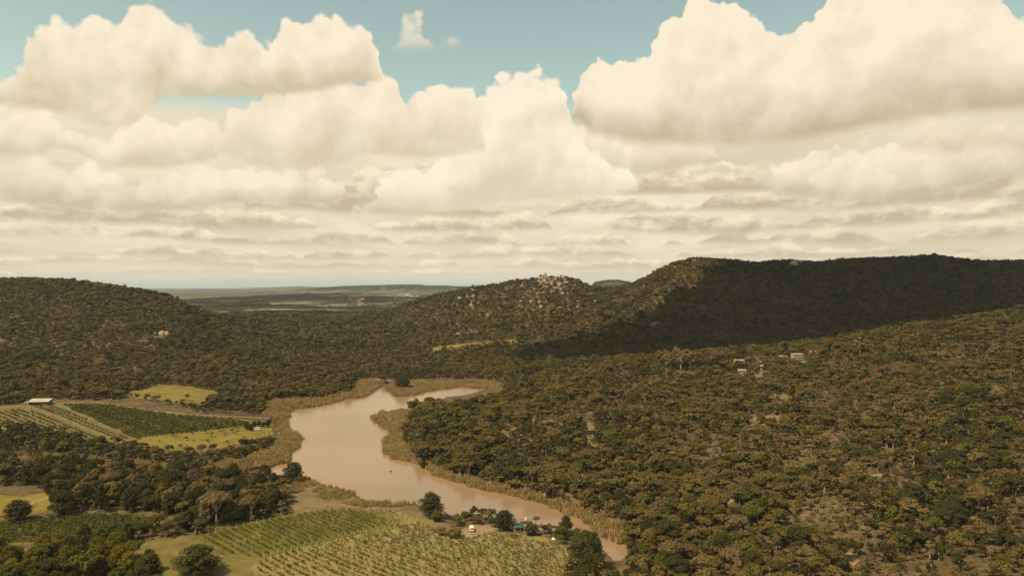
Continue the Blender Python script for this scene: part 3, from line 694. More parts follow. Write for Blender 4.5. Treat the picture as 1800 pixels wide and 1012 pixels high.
GROVES = [  # polygon, spacing, scale range, palette weights, zone phrase
 (zone([(82,912),(100,880),(60,855),(-60,856),(-60,826),(100,822),(250,836),(420,842),(486,852),(512,880),(510,900),(440,916),(375,926),(300,905),(200,898)]), 6.2, (1.0, 1.5), 'dark dark dark dark brown olive', 'grove below the brown reed belt'),
 (zone([(112,792),(180,776),(260,790),(330,800),(400,792),(480,775),(490,784),(430,806),(340,824),(245,814),(130,802)]), 5.6, (0.55, 0.95), 'dark dark green olive', 'thicket between orchard and brown reeds'),
 (zone([(-60,752),(60,757),(130,768),(152,782),(110,801),(-60,804)]), 6.4, (0.8, 1.25), 'dark dark olive', 'grove under the striped left vineyard'),
 (zone([(222,700),(290,710),(352,726),(455,727),(462,704),(400,692),(368,702),(352,718),(300,708),(240,699)]), 5.2, (0.5, 0.85), 'dark dark olive', 'tree belt under the yellow meadow'),
 (zone([(-60,1060),(-60,990),(60,980),(170,980),(235,992),(275,1012),(305,1060)]), 7.0, (1.0, 1.6), 'yellow yellow dark green', 'yellow-flowering thicket in the bottom left corner'),
 (zone([(196,938),(262,930),(330,912),(385,926),(352,940),(280,948),(215,962),(150,968),(100,965)]), 6.2, (0.8, 1.25), 'dark dark green', 'trees between the near vineyards'),
 (zone([(1000,1060),(996,990),(1030,968),(1052,985),(1062,1010),(1100,1040),(1180,1060)]), 6.6, (1.0, 1.5), 'dark dark olive', 'clump at the channel foot'),
 (zone([(796,914),(812,912),(836,908),(884,918),(878,930),(836,922),(800,936)]), 4.6, (0.45, 0.75), 'dark green olive', 'lakeside thicket behind the white car'),
 (zone([(945,936),(990,934),(1036,942),(1040,955),(1000,962),(962,946)]), 4.4, (0.45, 0.75), 'dark green yellow', 'lakeside thicket beside the tent roof'),
 (zone([(1105,950),(1180,930),(1215,965),(1190,1000),(1110,990)]), 6.5, (0.9, 1.3), 'dark olive green', 'trees right of the channel mouth'),
]
def cand(d0, d1, s, px0=-280, px1=2080):
    x0, x1 = (px0-CX)/F*d1, (px1-CX)/F*d1
    gx, gy = np.meshgrid(np.arange(x0, x1, s), np.arange(d0, d1, s)); gx = gx.ravel(); gy = gy.ravel()
    gx = gx+RNG.uniform(-.47, .47, gx.size)*s; gy = gy+RNG.uniform(-.47, .47, gy.size)*s
    p = gx/gy*F+CX; k = (p > px0) & (p < px1); return gx[k], gy[k]
HM = np.maximum.accumulate((ZT+3.0-H)/DD[:, None], axis=0)
def visible(x, y, z, hgt=8.0, slack=9.0):
    px = np.clip(x/y*F+CX, PX[0], PX[-1]-1e-6); j = np.clip(np.searchsorted(PX, px)-1, 0, len(PX)-2); i = np.clip(np.searchsorted(DD, y)-2, 0, len(DD)-2)
    return (z+hgt+slack-H)/y > np.minimum(HM[i, j], HM[i, j+1])

trees = []      # (x, y, z, palette, shape, scale, zone)
def add_trees(x, y, zone_name, scl, pals):
    z = ground(x, y)
    for a, b, c, s, p in zip(x, y, z, scl, pals): trees.append([a, b, c, p[0], p[1], s, zone_name])
def keep_common(x, y):
    k = np.ones(x.size, bool)
    lk = (x > LB[0]) & (x < LB[1]) & (y > LB[2]) & (y < LB[3])
    k[lk] &= ~inside(LAKE, x[lk], y[lk])
    for P in NOF+REEDS: k &= ~inside(P, x, y)
    return k
rr = random.Random(5)
for P, s, (s0, s1), pal, zn in GROVES:
    A = np.array(P); gx, gy = np.meshgrid(np.arange(A[:, 0].min(), A[:, 0].max(), s), np.arange(A[:, 1].min(), A[:, 1].max(), s))
    x = gx.ravel()+RNG.uniform(-.4, .4, gx.size)*s; y = gy.ravel()+RNG.uniform(-.4, .4, gy.size)*s
    k = inside(P, x, y)
    for c_ in NOF[-1:]: k &= ~inside(c_, x, y)
    lk = inside(LAKE, x, y); k &= ~lk
    x, y = x[k], y[k]; pl = pal.split()
    add_trees(x, y, zn, s0*0.85+(s1-s0*0.85)*RNG.random(x.size)**1.2, [(rr.choice(pl), rr.choice(('round', 'umbrella', 'round', 'round'))) for _ in x])
def pick_wood(x, y):
    n = fbm(x/70, y/70, 31); n2 = RNG.random(x.size); out = []
    for a, b, px in zip(n, n2, x/y*F+CX):
        if b < 0.08: p = 'brown'
        elif b < 0.30+(0.35 if a < 0.42 else 0): p = 'dark'
        elif b > 0.93: p = 'green'
        else: p = 'olive'
        out.append((p, 'open' if (b*7) % 1 < 0.35 else ('round' if (b*13) % 1 < 0.25 else 'umbrella')))
    return out
# the houses, the split boulder and the tor stand in small openings
for a_, b_, w_, dm_ in [(1300,641,20,400),(1304,658,16,400),(1339,652,12,400),(1376,634,14,400),(1401,632,20,400),(1430,627,14,400),(1393,651,13,400),(1410,644,10,400),(1452,645,12,400),(286,592,24,600),(70,716,46,300),(957,498,22,1200),(830,512,14,1000),(1330,672,8,400),(1175,652,26,400),(1203,655,26,400)]:
    h_ = hit(a_, b_, dm_); hw = w_*0.55*h_[1]/F
    NOF.append([(h_[0]-hw, h_[1]-(18 if a_ > 1100 else 24)), (h_[0]+hw, h_[1]-(18 if a_ > 1100 else 24)), (h_[0]+hw, h_[1]+7), (h_[0]-hw, h_[1]+7)])
# near wood on the right bank
x, y = cand(225, 700, 4.3); k = keep_common(x, y) & ~inside(EXCL, x, y)
x, y = x[k], y[k]; thin = fbm(x/26, y/26, 17); lake_d = edge_dist(LAKE, x, y)
k = (RNG.random(x.size) < np.clip(1.95-1.6*np.clip(thin-0.43, 0, 1)/0.2, 0.36, 1)) | (lake_d < 60)
x, y = x[k], y[k]; thin = thin[k]
lake_d = edge_dist(LAKE, x, y)
scl = (0.42+0.80*RNG.random(x.size)**1.8)*np.where(thin > 0.56, 0.8, 1.0)*np.where(lake_d < 70, 1.15, 1.0)
zs = ground(x, y); v = visible(x, y, zs)
x, y, scl = x[v], y[v], scl[v]
add_trees(x, y, 'wood', scl, pick_wood(x, y))

# individuals: the trees that show largest
T = trees
px = np.array([CX+F*t[0]/t[1] for t in T]); py = np.array([CY-F*(t[2]+4*t[5]-H)/t[1] for t in T])
wpx = np.array([7.5*t[5]*F/t[1] for t in T])
inview = (px > -25) & (px < 1825) & (py < 1030) & (py > 400)
order = np.argsort(-np.where(inview, wpx, 0))
IND = set(int(i) for i in order[:300])

PALW = {'olive': 'olive-green', 'dark': 'dark green', 'brown': 'brownish grey', 'green': 'fresh green', 'yellow': 'yellow-flowering'}
SHW = {'round': 'round', 'umbrella': 'flat-topped', 'open': 'loose-crowned'}
def where(px, py, zn):
    if zn != 'wood':
        seg = ''
        if 'reed belt' in zn: return 'in the grove below the reeds, '+('far left', 'left end', 'left half', 'middle', 'right half', 'lake end')[min(5, int(max(px, 0)/87))]
        if 'yellow-flowering' in zn: return 'in the bottom left thicket, '+('left edge', 'left half', 'middle', 'right end')[min(3, int(max(px, 0)/80))]
        return 'in the '+zn
    c = ('beside the channel', 'left end', 'left half', 'middle', 'right half', 'right end', 'right edge')[int(min(6, max(0, (px-1020)/112)))]
    r = 'bottom edge' if py > 985 else ('second tier' if py > 950 else ('third tier' if py > 910 else ('fourth tier' if py > 870 else 'higher up')))
    return 'on right slope, '+c+', '+r
def tree_thing(key, x, y, scale, rz, label, group, var=0, zs=1.0, name='woodland_tree'):
    P = NEAR[key]; cm, tm = P[var % len(P)]
    t = thing(name, label, 'tree', (x, y, gz(x, y)-0.05), rz, group, (scale, scale, scale*zs))
    link('trunk', tm, t); link('crown', cm, t); return t
LABS = []
for i in sorted(IND):
    a, b, c, pal, sh, s, zn = T[i]
    if (sh, pal, '') not in NEAR: sh = 'round'
    key = (sh, pal, '')
    if s*7.5*F/b > 34 and (sh, pal, 'big') in NEAR: key = (sh, pal, 'big')
    sz = 'tall' if s > 1.3 else ('small' if s < 0.85 else 'middling')
    LABS.append((i, key, sz, '%s %s %s tree %s' % (sz, PALW[pal], SHW[sh], where(px[i], py[i], zn))))
from collections import defaultdict
SAME = defaultdict(list)
for i, key, sz, lab in LABS: SAME[lab].append(i)
NTH = ['leftmost']+[ordinal(k)+' leftmost' for k in range(2, 60)]
for i, key, sz, lab in LABS:
    a, b, c, pal, sh, s, zn = T[i]; q = sorted(SAME[lab], key=lambda j: px[j])
    if len(q) > 1: lab += ', '+('rightmost' if q[-1] == i else NTH[q.index(i)])
    tree_thing(key, a, b, s, rr.uniform(0, 6.28), lab, 'trees '+('on the wooded right slope' if zn == 'wood' else 'in the '+zn), i, rr.uniform(.9, 1.15))
# the rest of the near wood and everything beyond: one uncountable mass each
IDXW = {'olive': OLIVE, 'dark': DARK, 'brown': BROWN, 'green': GREEN, 'yellow': GREEN}
rest = [t for i, t in enumerate(T) if i not in IND]
P_ = [t[:3] for t in rest]; I_ = [rr.choice(IDXW[t[3]]) for t in rest]; S_ = [(t[5], t[5], t[5]*rr.uniform(.85, 1.15)) for t in rest]
# understorey shrubs and dry tussocks, thickest where the trees stand apart
x, y = cand(225, 640, 3.6); k = ~inside(EXCL, x, y); gro = np.zeros(x.size, bool)
for q_ in (0, 1, 2, 5, 6): gro |= inside(GROVES[q_][0], x, y)
k |= gro
lk = (x > LB[0]) & (x < LB[1]) & (y > LB[2]) & (y < LB[3]); k[lk] &= ~inside(LAKE, x[lk], y[lk])
for P in NOF+REEDS: k &= ~inside(P, x, y) | (RNG.random(x.size) < 0.12)
gro = gro[k]; x, y = x[k], y[k]; thin = fbm(x/26, y/26, 17); k = RNG.random(x.size) < np.where((thin > 0.47) | gro, 0.85, 0.3); gro = gro[k]; x, y = x[k], y[k]; z = ground(x, y); v = visible(x, y, z)
for a, b, c, g_ in zip(x[v], y[v], z[v], gro[v]): P_.append((a, b, c)); I_.append(rr.choice((8, 9, 11) if g_ else SHRUB+(9, 10, 10))); q = .28+.75*rr.random()**2; q = (q*(0.42 if I_[-1] == 8 else 1.25) if g_ else q); S_.append((q*1.15, q*1.15, q))
# middle distance
x, y = cand(700, 1080, 5.2); k = keep_common(x, y) & ~inside(EXCL, x, y)
x, y = x[k], y[k]; thin = fbm(x/34, y/34, 18); k = RNG.random(x.size) < np.clip(1.9-1.4*np.clip(thin-0.42, 0, 1)/0.2, 0.6, 1); x, y = x[k], y[k]
z = ground(x, y); v = visible(x, y, z); x, y, z = x[v], y[v], z[v]
for a, b, c, p in zip(x, y, z, pick_wood(x, y)):
    q = .46+.75*rr.random()**1.7; P_.append((a, b, c)); I_.append(rr.choice(IDXW[p[0]])); S_.append((q, q, q*rr.uniform(.85, 1.1)))
P_ = np.array(P_); P_[:, 2] -= 0.1
scatter('woodland', P_, I_, RNG.uniform(0, 6.28, len(P_)), S_, MIDC)
P_, I_, S_ = [], [], []
x, y = cand(1080, 2050, 6.6); k = keep_common(x, y); x, y = x[k], y[k]
thin = fbm(x/60, y/60, 19); k = RNG.random(x.size) < np.clip(1.9-1.4*np.clip(thin-0.42, 0, 1)/0.2, 0.78, 1); x, y = x[k], y[k]
kop = np.exp(-((x-95)/110)**2-((y-1530)/150)**2); k = RNG.random(x.size) > 0.78*kop; x, y = x[k], y[k]
z = ground(x, y); v = visible(x, y, z); x, y, z = x[v], y[v], z[v]
for a, b, c, p in zip(x, y, z, pick_wood(x, y)):
    q = .55+.95*rr.random()**1.8; P_.append((a, b, c)); I_.append(rr.choice(IDXW[p[0]])); S_.append((q, q, q*rr.uniform(.85, 1.1)))
# valley and plain: dark belts of trees with open land between
x, y = cand(2050, 5200, 11, 250, 1150); m1 = fbm(x/420, y/260, 23); m2 = fbm(x/60, y/60, 24)
k = (m1+0.45*(m2-0.5) > 0.52); x, y, m1 = x[k], y[k], m1[k]; z = ground(x, y); v = visible(x, y, z, 10, 12); x, y, z, m1 = x[v], y[v], z[v], m1[v]
for a, b, c, w in zip(x, y, z, m1):
    q = rr.uniform(1.1, 1.7); P_.append((a, b, c)); I_.append(rr.choice(DARK if w > 0.6 else OLIVE+BROWN)); S_.append((q, q, q*(1.2 if w > .6 else .8)))
P_ = np.array(P_); P_[:, 2] -= 0.1
scatter('distant_woodland', P_, I_, RNG.uniform(0, 6.28, len(P_)), S_, FARC)
print('trees', len(T), 'far', len(P_))

# ------------------------------------------------------------------ reeds and rank grass
def reed_clump(name, mat, seed, n=46, h=2.6, rad=1.2):
    r = np.random.default_rng(seed); V = []; Fs = []
    for i in range(n):
        a = r.uniform(0, 6.28); q = rad*math.sqrt(r.random()); x, y = q*math.cos(a), q*math.sin(a); hh = h*r.uniform(.6, 1.1); t = r.uniform(0, 6.28)
        w = 0.13; lx, ly = r.normal(0, .25, 2); b = len(V)
        V += [(x-w*math.cos(t), y-w*math.sin(t), -.2), (x+w*math.cos(t), y+w*math.sin(t), -.2), (x+lx+w*.6*math.cos(t), y+ly+w*.6*math.sin(t), hh*.8), (x+lx*1.6, y+ly*1.6, hh)]
        Fs.append((b, b+1, b+2, b+3))
    return np_mesh(name, V, Fs, mat)
REEDM = mat_leaf('reed_brown', [(0.135,0.104,0.062),(0.188,0.148,0.090),(0.245,0.200,0.126)], 0.3, 1.9)
REEDG = mat_leaf('reed_green', [(0.15,0.125,0.055),(0.20,0.16,0.075),(0.25,0.20,0.10)], 0.3, 1.75)
RC = unlinked_collection('proto_reed', [reed_clump('reed', REEDM, 1), reed_clump('reed', REEDM, 2), reed_clump('reed', REEDG, 3), reed_clump('reed', REEDG, 4, 60, 1.3, 1.2)])
P_, I_, S_ = [], [], []
for q, P in enumerate(REEDS):
    A = np.array(P); s = 1.75
    gx, gy = np.meshgrid(np.arange(A[:, 0].min()-2, A[:, 0].max()+2, s), np.arange(A[:, 1].min()-2, A[:, 1].max()+2, s))
    x = gx.ravel()+RNG.uniform(-.6, .6, gx.size)*s; y = gy.ravel()+RNG.uniform(-.6, .6, gy.size)*s
    wob = (fbm(x/9, y/9, 41)-0.5)*14
    k = (inside(P, x, y) & (edge_dist(P, x, y)+wob > -1) & ((q != 5) | (wob > -1.5))) | (~inside(P, x, y) & (edge_dist(P, x, y) < wob-1.0))
    x, y, wob = x[k], y[k], wob[k]; z = np.maximum(ground(x, y), -0.25)
    for a, b, c, w in zip(x, y, z, wob):
        g_ = (0.75 if q in (4, 5) else 0.24); P_.append((a, b, c)); I_.append((2 if rr.random() < .7 else 3) if rr.random() < g_ else rr.choice((0, 1)))
        sc_ = rr.uniform(.6, 1.3)*(1+0.05*w)*(0.65 if q == 5 else 1); S_.append((sc_*1.1, sc_*1.1, sc_))
scatter('reed_bed', P_, I_, RNG.uniform(0, 6.28, len(P_)), S_, RC)
print('reeds', len(P_))

# ------------------------------------------------------------------ vineyards: every row a thing (> vines, posts)
POSTM = mat_noise('weathered_post', (0.42, 0.33, 0.22), (0.60, 0.50, 0.36), 3.0)
post_me = MB().tube([(0, 0, -.3), (0, 0, 0.9), (0.02, 0, 1.85)], [.085, .08, .075], 6).mesh('post', POSTM)
STRIP = mat_noise('pale_mown_strip', (0.22, 0.165, 0.085), (0.31, 0.235, 0.13), 0.5, 0.95)
def clip_rows(poly, dirv, spacing):
    P = np.array(poly); d = np.array(dirv)/np.hypot(*dirv); n = np.array([-d[1], d[0]]); c = P@n; out = []
    for o in np.arange(c.min()+spacing*0.6, c.max(), spacing):
        ts = []
        for i in range(len(P)):
            a, b = P[i], P[(i+1) % len(P)]; ca, cb = a@n-o, b@n-o
            if ca*cb < 0: q = a+(b-a)*ca/(ca-cb); ts.append(q@d)
        ts.sort()
        for t0, t1 in zip(ts[::2], ts[1::2]):
            if t1-t0 > 9: out.append((d*t0+n*o, d*t1+n*o))
    return out
def vine_rows(pxs, dirv, spacing, width, height, per_m, size, gap, pal, desc, group, posts=None, flip=False, seed=1, strip=0):
    rng = np.random.default_rng(seed); rows = clip_rows(poly_w(pxs), dirv, spacing)
    if flip: rows = rows[::-1]
    for i, (a, b) in enumerate(rows):
        L = np.hypot(*(b-a)); n = int(L*per_m); t = np.sort(rng.random(n))*L
        # vines stand about 1.4 m apart; missing ones leave gaps
        slot = (t/1.4).astype(int); alive = rng.random(slot.max()+1) > gap*(0.5+fbm(np.arange(slot.max()+1)/9.0, np.full(slot.max()+1, i/6.0), seed+50))
        t = t[alive[slot]]; n = len(t)
        if n < 6: continue
        d = (b-a)/L; nn = np.array([-d[1], d[0]]); off = rng.normal(0, width*0.28, n)
        X = a[0]+d[0]*t+nn[0]*off; Y = a[1]+d[1]*t+nn[1]*off
        hv = height*(0.75+0.4*vnoise(t/1.4, np.full(n, i*3.3), seed))
        Z = ground(X, Y)+0.25+rng.random(n)**0.7*hv
        o0 = np.array([a[0], a[1], gz(*a)])
        C = np.stack([X, Y, Z], -1)-o0; N = rng.normal(size=(n, 3))*0.7+np.array([0, 0, .7])+np.outer(off/width, np.array([nn[0], nn[1], 0]))
        N /= np.linalg.norm(N, axis=1, keepdims=True)
        V, Fq = leaf_quads(C, N, size*rng.uniform(.6, 1.3, n), rng)
        r = thing('vine_row', '%s row of vines %s' % (ordinal(i+1), desc), 'vine row', tuple(o0), 0, group)
        tag(link('vines', np_mesh('vines', V, Fq, LEAF[pal]), r), kind='stuff')
        if strip:
            k = max(2, int(L/3)); SV = []
            for q in range(k+1):
                for s_ in (-1, 1):
                    p = a+d*(L*q/k)+nn*s_*strip*(0.8+0.4*rng.random())+nn*spacing*0.42; SV.append((p[0]-o0[0], p[1]-o0[1], gz(*p)-o0[2]+0.11))
            link('mown_strip', np_mesh('mown_strip', SV, [(2*q, 2*q+1, 2*q+3, 2*q+2) for q in range(k)], STRIP), r)
        if posts:
            k = max(1, int(round(L/posts)))
            for q in range(k+1):
                p = a+(b-a)*(q/k) if 0 < q < k else (a-d*0.8 if q == 0 else b+d*0.8)
                link('post', post_me, r, (p[0]-o0[0], p[1]-o0[1], gz(*p)-o0[2]))
D1 = Vector(hit(46,714)[:2])-Vector(hit(206,775)[:2]); D1 = (-D1.x, -D1.y)
vine_rows([(-70,732),(0,724),(40,719),(196,775),(150,778),(60,763),(-70,750)], D1, 3.9, 1.0, 1.4, 8, .34, .10, 'vine', 'counted from the grass track in the far left block', 'vine rows of the far left block', None, True, 1, 0.6)
vine_rows([(55,714),(92,712),(230,774),(212,776)], D1, 3.7, 1.0, 1.4, 8, .34, .10, 'vine', 'counted rightwards between the two grass tracks', 'vine rows between the grass tracks', None, False, 2, 0.6)
vine_rows([(108,712),(190,712),(300,729),(425,740),(436,747),(400,753),(330,761),(250,769),(244,774)], D1, 3.0, 1.7, 1.5, 10, .40, .10, 'vine', 'in the dense dark block above the orchard, from its track', 'vine rows of the dense dark block', None, False, 3)
DF = (0.72, -0.69)
vine_rows([(352,944),(402,930),(470,916),(520,906),(570,899),(620,897),(680,908),(694,918),(615,939),(528,959),(455,981),(405,974),(366,956)], DF, 3.2, 0.9, 1.3, 10, .24, .12, 'green', 'in the green near vineyard, counted from the left', 'vine rows of the green near vineyard', 26, False, 4, 0)
vine_rows([(458,988),(532,965),(622,944),(706,924),(742,920),(790,941),(830,946),(880,932),(902,940),(955,948),(988,964),(1006,996),(1006,1050),(478,1050),(446,1004)], DF, 3.0, 0.55, 1.15, 10, .24, .26, 'vine', 'in the dry yellow vineyard, counted from the left', 'vine rows of the dry yellow vineyard', 24, False, 5, 0.32)
vine_rows([(640,896),(700,899),(738,913),(704,917)], DF, 2.8, 0.8, 1.0, 6, .22, .55, 'vine', 'in the small tan corner by the lakeshore grass', 'vine rows of the tan corner', 20, False, 6, 0.32)
vine_rows([(-110,926),(90,911),(200,906),(284,910),(258,928),(188,954),(100,949),(-110,968)], (1.0, 0.12), 2.6, 1.7, 1.3, 13, .32, .06, 'vine', 'in the dark field at the left edge, from the front', 'vine rows of the dark left field', None, False, 7)
# fence along the top of the green vineyard
fe = poly_w([(350,940),(372,932),(400,925),(440,916),(480,908),(520,900),(570,893),(610,890)])
f0 = (*fe[0], gz(*fe[0])); fr = thing('vineyard_fence', 'pale post fence along the upper edge of the green vineyard', 'fence', f0)
wire = MB(); prev = None
for a, b in zip(fe[:-1], fe[1:]):
    L = math.dist(a, b); n = max(1, int(L/5.5))
    for k in range(n):
        x, y = a[0]+(b[0]-a[0])*k/n, a[1]+(b[1]-a[1])*k/n; q = (x-f0[0], y-f0[1], gz(x, y)-f0[2])
        link('post', post_me, fr, q)
        if prev:
            for h in (.7, 1.4): wire.tube([(prev[0], prev[1], prev[2]+h), (q[0], q[1], q[2]+h)], [.012, .012], 4, False)
        prev = q
wire.build('wire', mat_noise('fence_wire', (0.3, 0.28, 0.25), (0.4, 0.38, 0.34), 1.0), fr)

# ------------------------------------------------------------------ single trees
def named(key, px_, py_, width_px, label, group=None, var=0, zs=1.0, name='tree', dmin=120):
    h = hit(px_, py_, dmin); base = {'umbrella': 7.8, 'round': 7.2, 'open': 7.5, 'gum': 8.0, 'bush': 3.4}[key[0]]
    s = width_px*h[1]/F/base
    return tree_thing(key, h[0], h[1], s, (px_*1.7) % 6.28, label, group, var, zs, name)
B = 'big'
named(('round','dark',B), 345, 1010, 96, 'large dark spreading acacia on the grass left of the green vineyard', None, 0, 0.52, 'acacia_tree')
named(('round','dark',B), 30, 915, 56, 'dark spreading tree standing alone by the pale track at the left edge', None, 1, 0.62)
named(('umbrella','brown',B), 380, 922, 62, 'brownish grey tree with a forked pale trunk at the grove edge', None, 0, 1.05)
named(('round','dark',B), 516, 846, 42, 'dark round tree at the water tip of the near grove', None, 0, 0.8)
named(('round','dark',B), 757, 908, 54, 'large dark round tree on the near lakeshore above the tan vineyard', None, 1, 0.75)
named(('round','green',''), 768, 916, 26, 'fresh green bush at the foot of the large lakeshore tree', None, 1, 0.7, 'shrub')
named(('umbrella','dark',''), 832, 917, 18, 'thin tall tree whose crown rises over the lakeside thicket', None, 0, 1.7)
named(('round','dark',B), 886, 930, 52, 'broad dark tree left of the green roofed cabin', None, 0, 0.62)
named(('open','brown',''), 940, 937, 36, 'grey half-bare tree right of the floating deck', None, 1, 0.95)
named(('round','dark',''), 934, 939, 34, 'low dark bush right of the green roofed cabin', None, 2, 0.55, 'shrub')
named(('round','dark',B), 995, 936, 31, 'compact dark round tree standing out against the brown channel', None, 0, 0.95)
named(('round','green',''), 985, 945, 34, 'fresh green thicket tree behind the grey tent roof', None, 0, 0.55)
named(('round','brown',''), 965, 930, 11, 'small grey-brown bush between tent roof and water', None, 0, 1.0, 'shrub')
named(('round','dark',B), 1030, 1004, 78, 'big dark tree clump at the right end of the dry yellow vineyard', None, 1, 0.85)
named(('umbrella','dark',B), 1172, 968, 62, 'dark tree with pale trunk right of the channel mouth', None, 0, 0.95)
named(('round','dark',B), 708, 683, 36, 'dark round tree on the reedy spit at the head of the lake', None, 1, 0.62)
named(('open','brown',''), 915, 1040, 46, 'dark tree top poking up at the bottom edge below the yellow vineyard', None, 1, 1.0)
named(('bush','olive',''), 800, 945, 30, 'tan dry bush between lakeshore tree and yellow vineyard', None, 0, 1.0, 'shrub')
named(('bush','olive',''), 776, 940, 24, 'small dark bush at the corner of the yellow vineyard', None, 1, 1.0, 'shrub')
named(('round','dark',''), 745, 823, 18, 'dark bush at the waterline below the right bank reeds', None, 1, .7, 'shrub')
named(('umbrella','brown',''), 1262, 652, 34, 'pale domed tree right of the tall gum trees', None, 0, 1.2)
named(('open','olive',''), 329, 705, 14, 'lone dark tree at the lower edge of the yellow meadow', None, 1, 1.0)
GW = ['leftmost', 'second from the left', 'third from the left', 'fourth from the left', 'fifth from the left', 'sixth from the left', 'seventh from the left', 'rightmost']
for i, (a, b, w, zs) in enumerate([(1160,642,13,.82),(1171,646,14,.92),(1179,650,13,.95),(1189,645,15,.95),(1197,652,14,1.0),(1206,646,14,.95),(1214,650,13,1.0),(1221,646,12,.9)]):
    named(('gum','gum',''), a, b, w*1.15, 'tall pale gum tree, %s in the row below the dark ridge' % GW[i], 'tall gum trees on the shoulder', i, zs*0.72, 'gum_tree', 400)
named(('gum','gum',''), 1512, 630, 19, 'pale-trunked gum tree standing above the houses on the right', 'single gum trees', 1, 0.8, 'gum_tree', 400)
named(('gum','gum',''), 1330, 668, 13, 'thin bare-trunked gum tree in front of the houses', 'single gum trees', 2, 0.9, 'gum_tree', 400)
named(('umbrella','brown',''), 1458, 618, 22, 'pale brown tree right of the uppermost house', None, 1, 1.2, 'tree', 400)
orch = [(302,766,11),(327,774,8),(317,787,7),(328,789,7),(338,764,6),(340,776,5),(354,785,4),(361,762,8),(365,777,6),(372,768,9),(385,758,9),(391,756,8),(396,766,7),(399,779,6),(408,761,8),(416,764,8),(429,771,5),(280,777,4),(430,745,6),(335,757,9),(440,752,8),(473,767,5),(412,752,10),(378,750,9),(465,782,8),(300,757,7)]
for i, (a, b, w) in enumerate(orch):
    n_ = min((j for j in range(len(orch)) if j != i), key=lambda j: math.hypot(orch[j][0]-a, 3*(orch[j][1]-b)))
    rel = 'left' if a < orch[n_][0] else 'right'
    rank = sorted(q[0] for q in orch).index(a)+1
    named(('umbrella' if i % 3 else 'open', 'green' if i % 2 else 'dark', ''), a, b, w*1.05, '%s orchard tree on the grass, %s from the left' % ('small' if w < 7 else 'larger', ordinal(rank)), 'orchard trees', i, .95, 'orchard_tree')
for i, (a, b, w) in enumerate([(434,755,14),(440,757,12),(447,751,11),(455,749,10),(463,751,10),(471,750,12),(475,742,6)]):
    named(('round','dark',''), a, b, w, 'dark bushy tree, %s in the short hedge behind the white van' % ordinal(i+1), 'hedge trees behind the van', i, 1.0, 'hedge_tree')

# ------------------------------------------------------------------ rocks
ROCK = mat_noise('granite', (0.20, 0.14, 0.095), (0.31, 0.225, 0.155), 0.35, 0.9, c3=(0.42, 0.32, 0.23), bump=0.3)
def rock_mesh(seed, sub=2, sq=0.75):
    import bmesh
    bm = bmesh.new(); bmesh.ops.create_icosphere(bm, subdivisions=sub, radius=1.0); r = random.Random(seed)
    ph = [r.uniform(0, 6.28) for _ in range(6)]; planes = [(Vector((r.gauss(0, 1), r.gauss(0, 1), r.gauss(0, .6))).normalized(), r.uniform(.62, .88)) for _ in range(7)]
    for v in bm.verts:
        c = v.co.copy()
        for n, k in planes:
            e = c.dot(n)-k
            if e > 0: c -= n*e*0.9
        c *= 1+0.07*math.sin(c.x*4+ph[0])*math.sin(c.y*4+ph[1])+0.05*math.sin(c.z*7+ph[2])
        v.co = Vector((c.x, c.y, c.z*sq))
    me = bpy.data.meshes.new('boulder'); bm.to_mesh(me); bm.free(); me.materials.append(ROCK); return me
ROCKS = [rock_mesh(i, 2, (.7, .85, 1.0, .6, .9, .75)[i]) for i in range(6)]
def boulder(px_, py_, wpx, label, group=None, var=0, dmin=120, sq=1.0, name='boulder', lift=0.25):
    h = hit(px_, py_, dmin); r = wpx*0.5*h[1]/F
    o = link(name, ROCKS[var % 6], None, (h[0], h[1], h[2]+r*lift), (px_*2.3) % 6.28, (r, r*0.9, r*sq)); return tag(o, label, 'boulder', group)
hb = hit(286, 590, 600)
bo = thing('split_boulder', 'big pale split boulder on the wooded left hillside', 'boulder', hb, 0.0)
R0 = 18*0.5*hb[1]/F
for dx, sx, var in ((-.12, .92, 2), (.72, .40, 4)):
    link('block', ROCKS[var], bo, (dx*R0, 0, R0*.30), 0.3+dx, (R0*sx, R0*.8, R0*.72))
boulder(272, 588, 8, 'thin pale slab leaning left of the split boulder', None, 3, 600, 1.3)
boulder(213, 516, 5, 'small pale boulder near the skyline of the left hill', None, 1, 600)
hk = hit(957, 494, 1200); hk = (57*hk[1]/F, hk[1], hk[2]); k0 = hk[1]/F
tor = thing('rock_tor', 'tall jointed granite tor on the summit of the central hill', 'rock tor', (hk[0], hk[1], hk[2]-2))
for dx, dz, w, h_, v_ in [(-6.5,3,5.5,6,0),(-2.5,5,5,10,1),(1.5,6,4.6,11,2),(5,4.5,4.4,9,3),(8,2,4.5,6,4),(-8,-2,5,5,5),(-3,-3,6,6,2),(3,-4,6,6,1),(7,-5,5,5,0),(0,0,7,6,4)]:
    link('block', ROCKS[v_], tor, (dx*1.15*k0, (-3+0.4*dz)*0.5, dz*1.25*k0+2), dx*.6, (w*.72*k0, w*.65*k0, h_*.74*k0))
rk = random.Random(3)
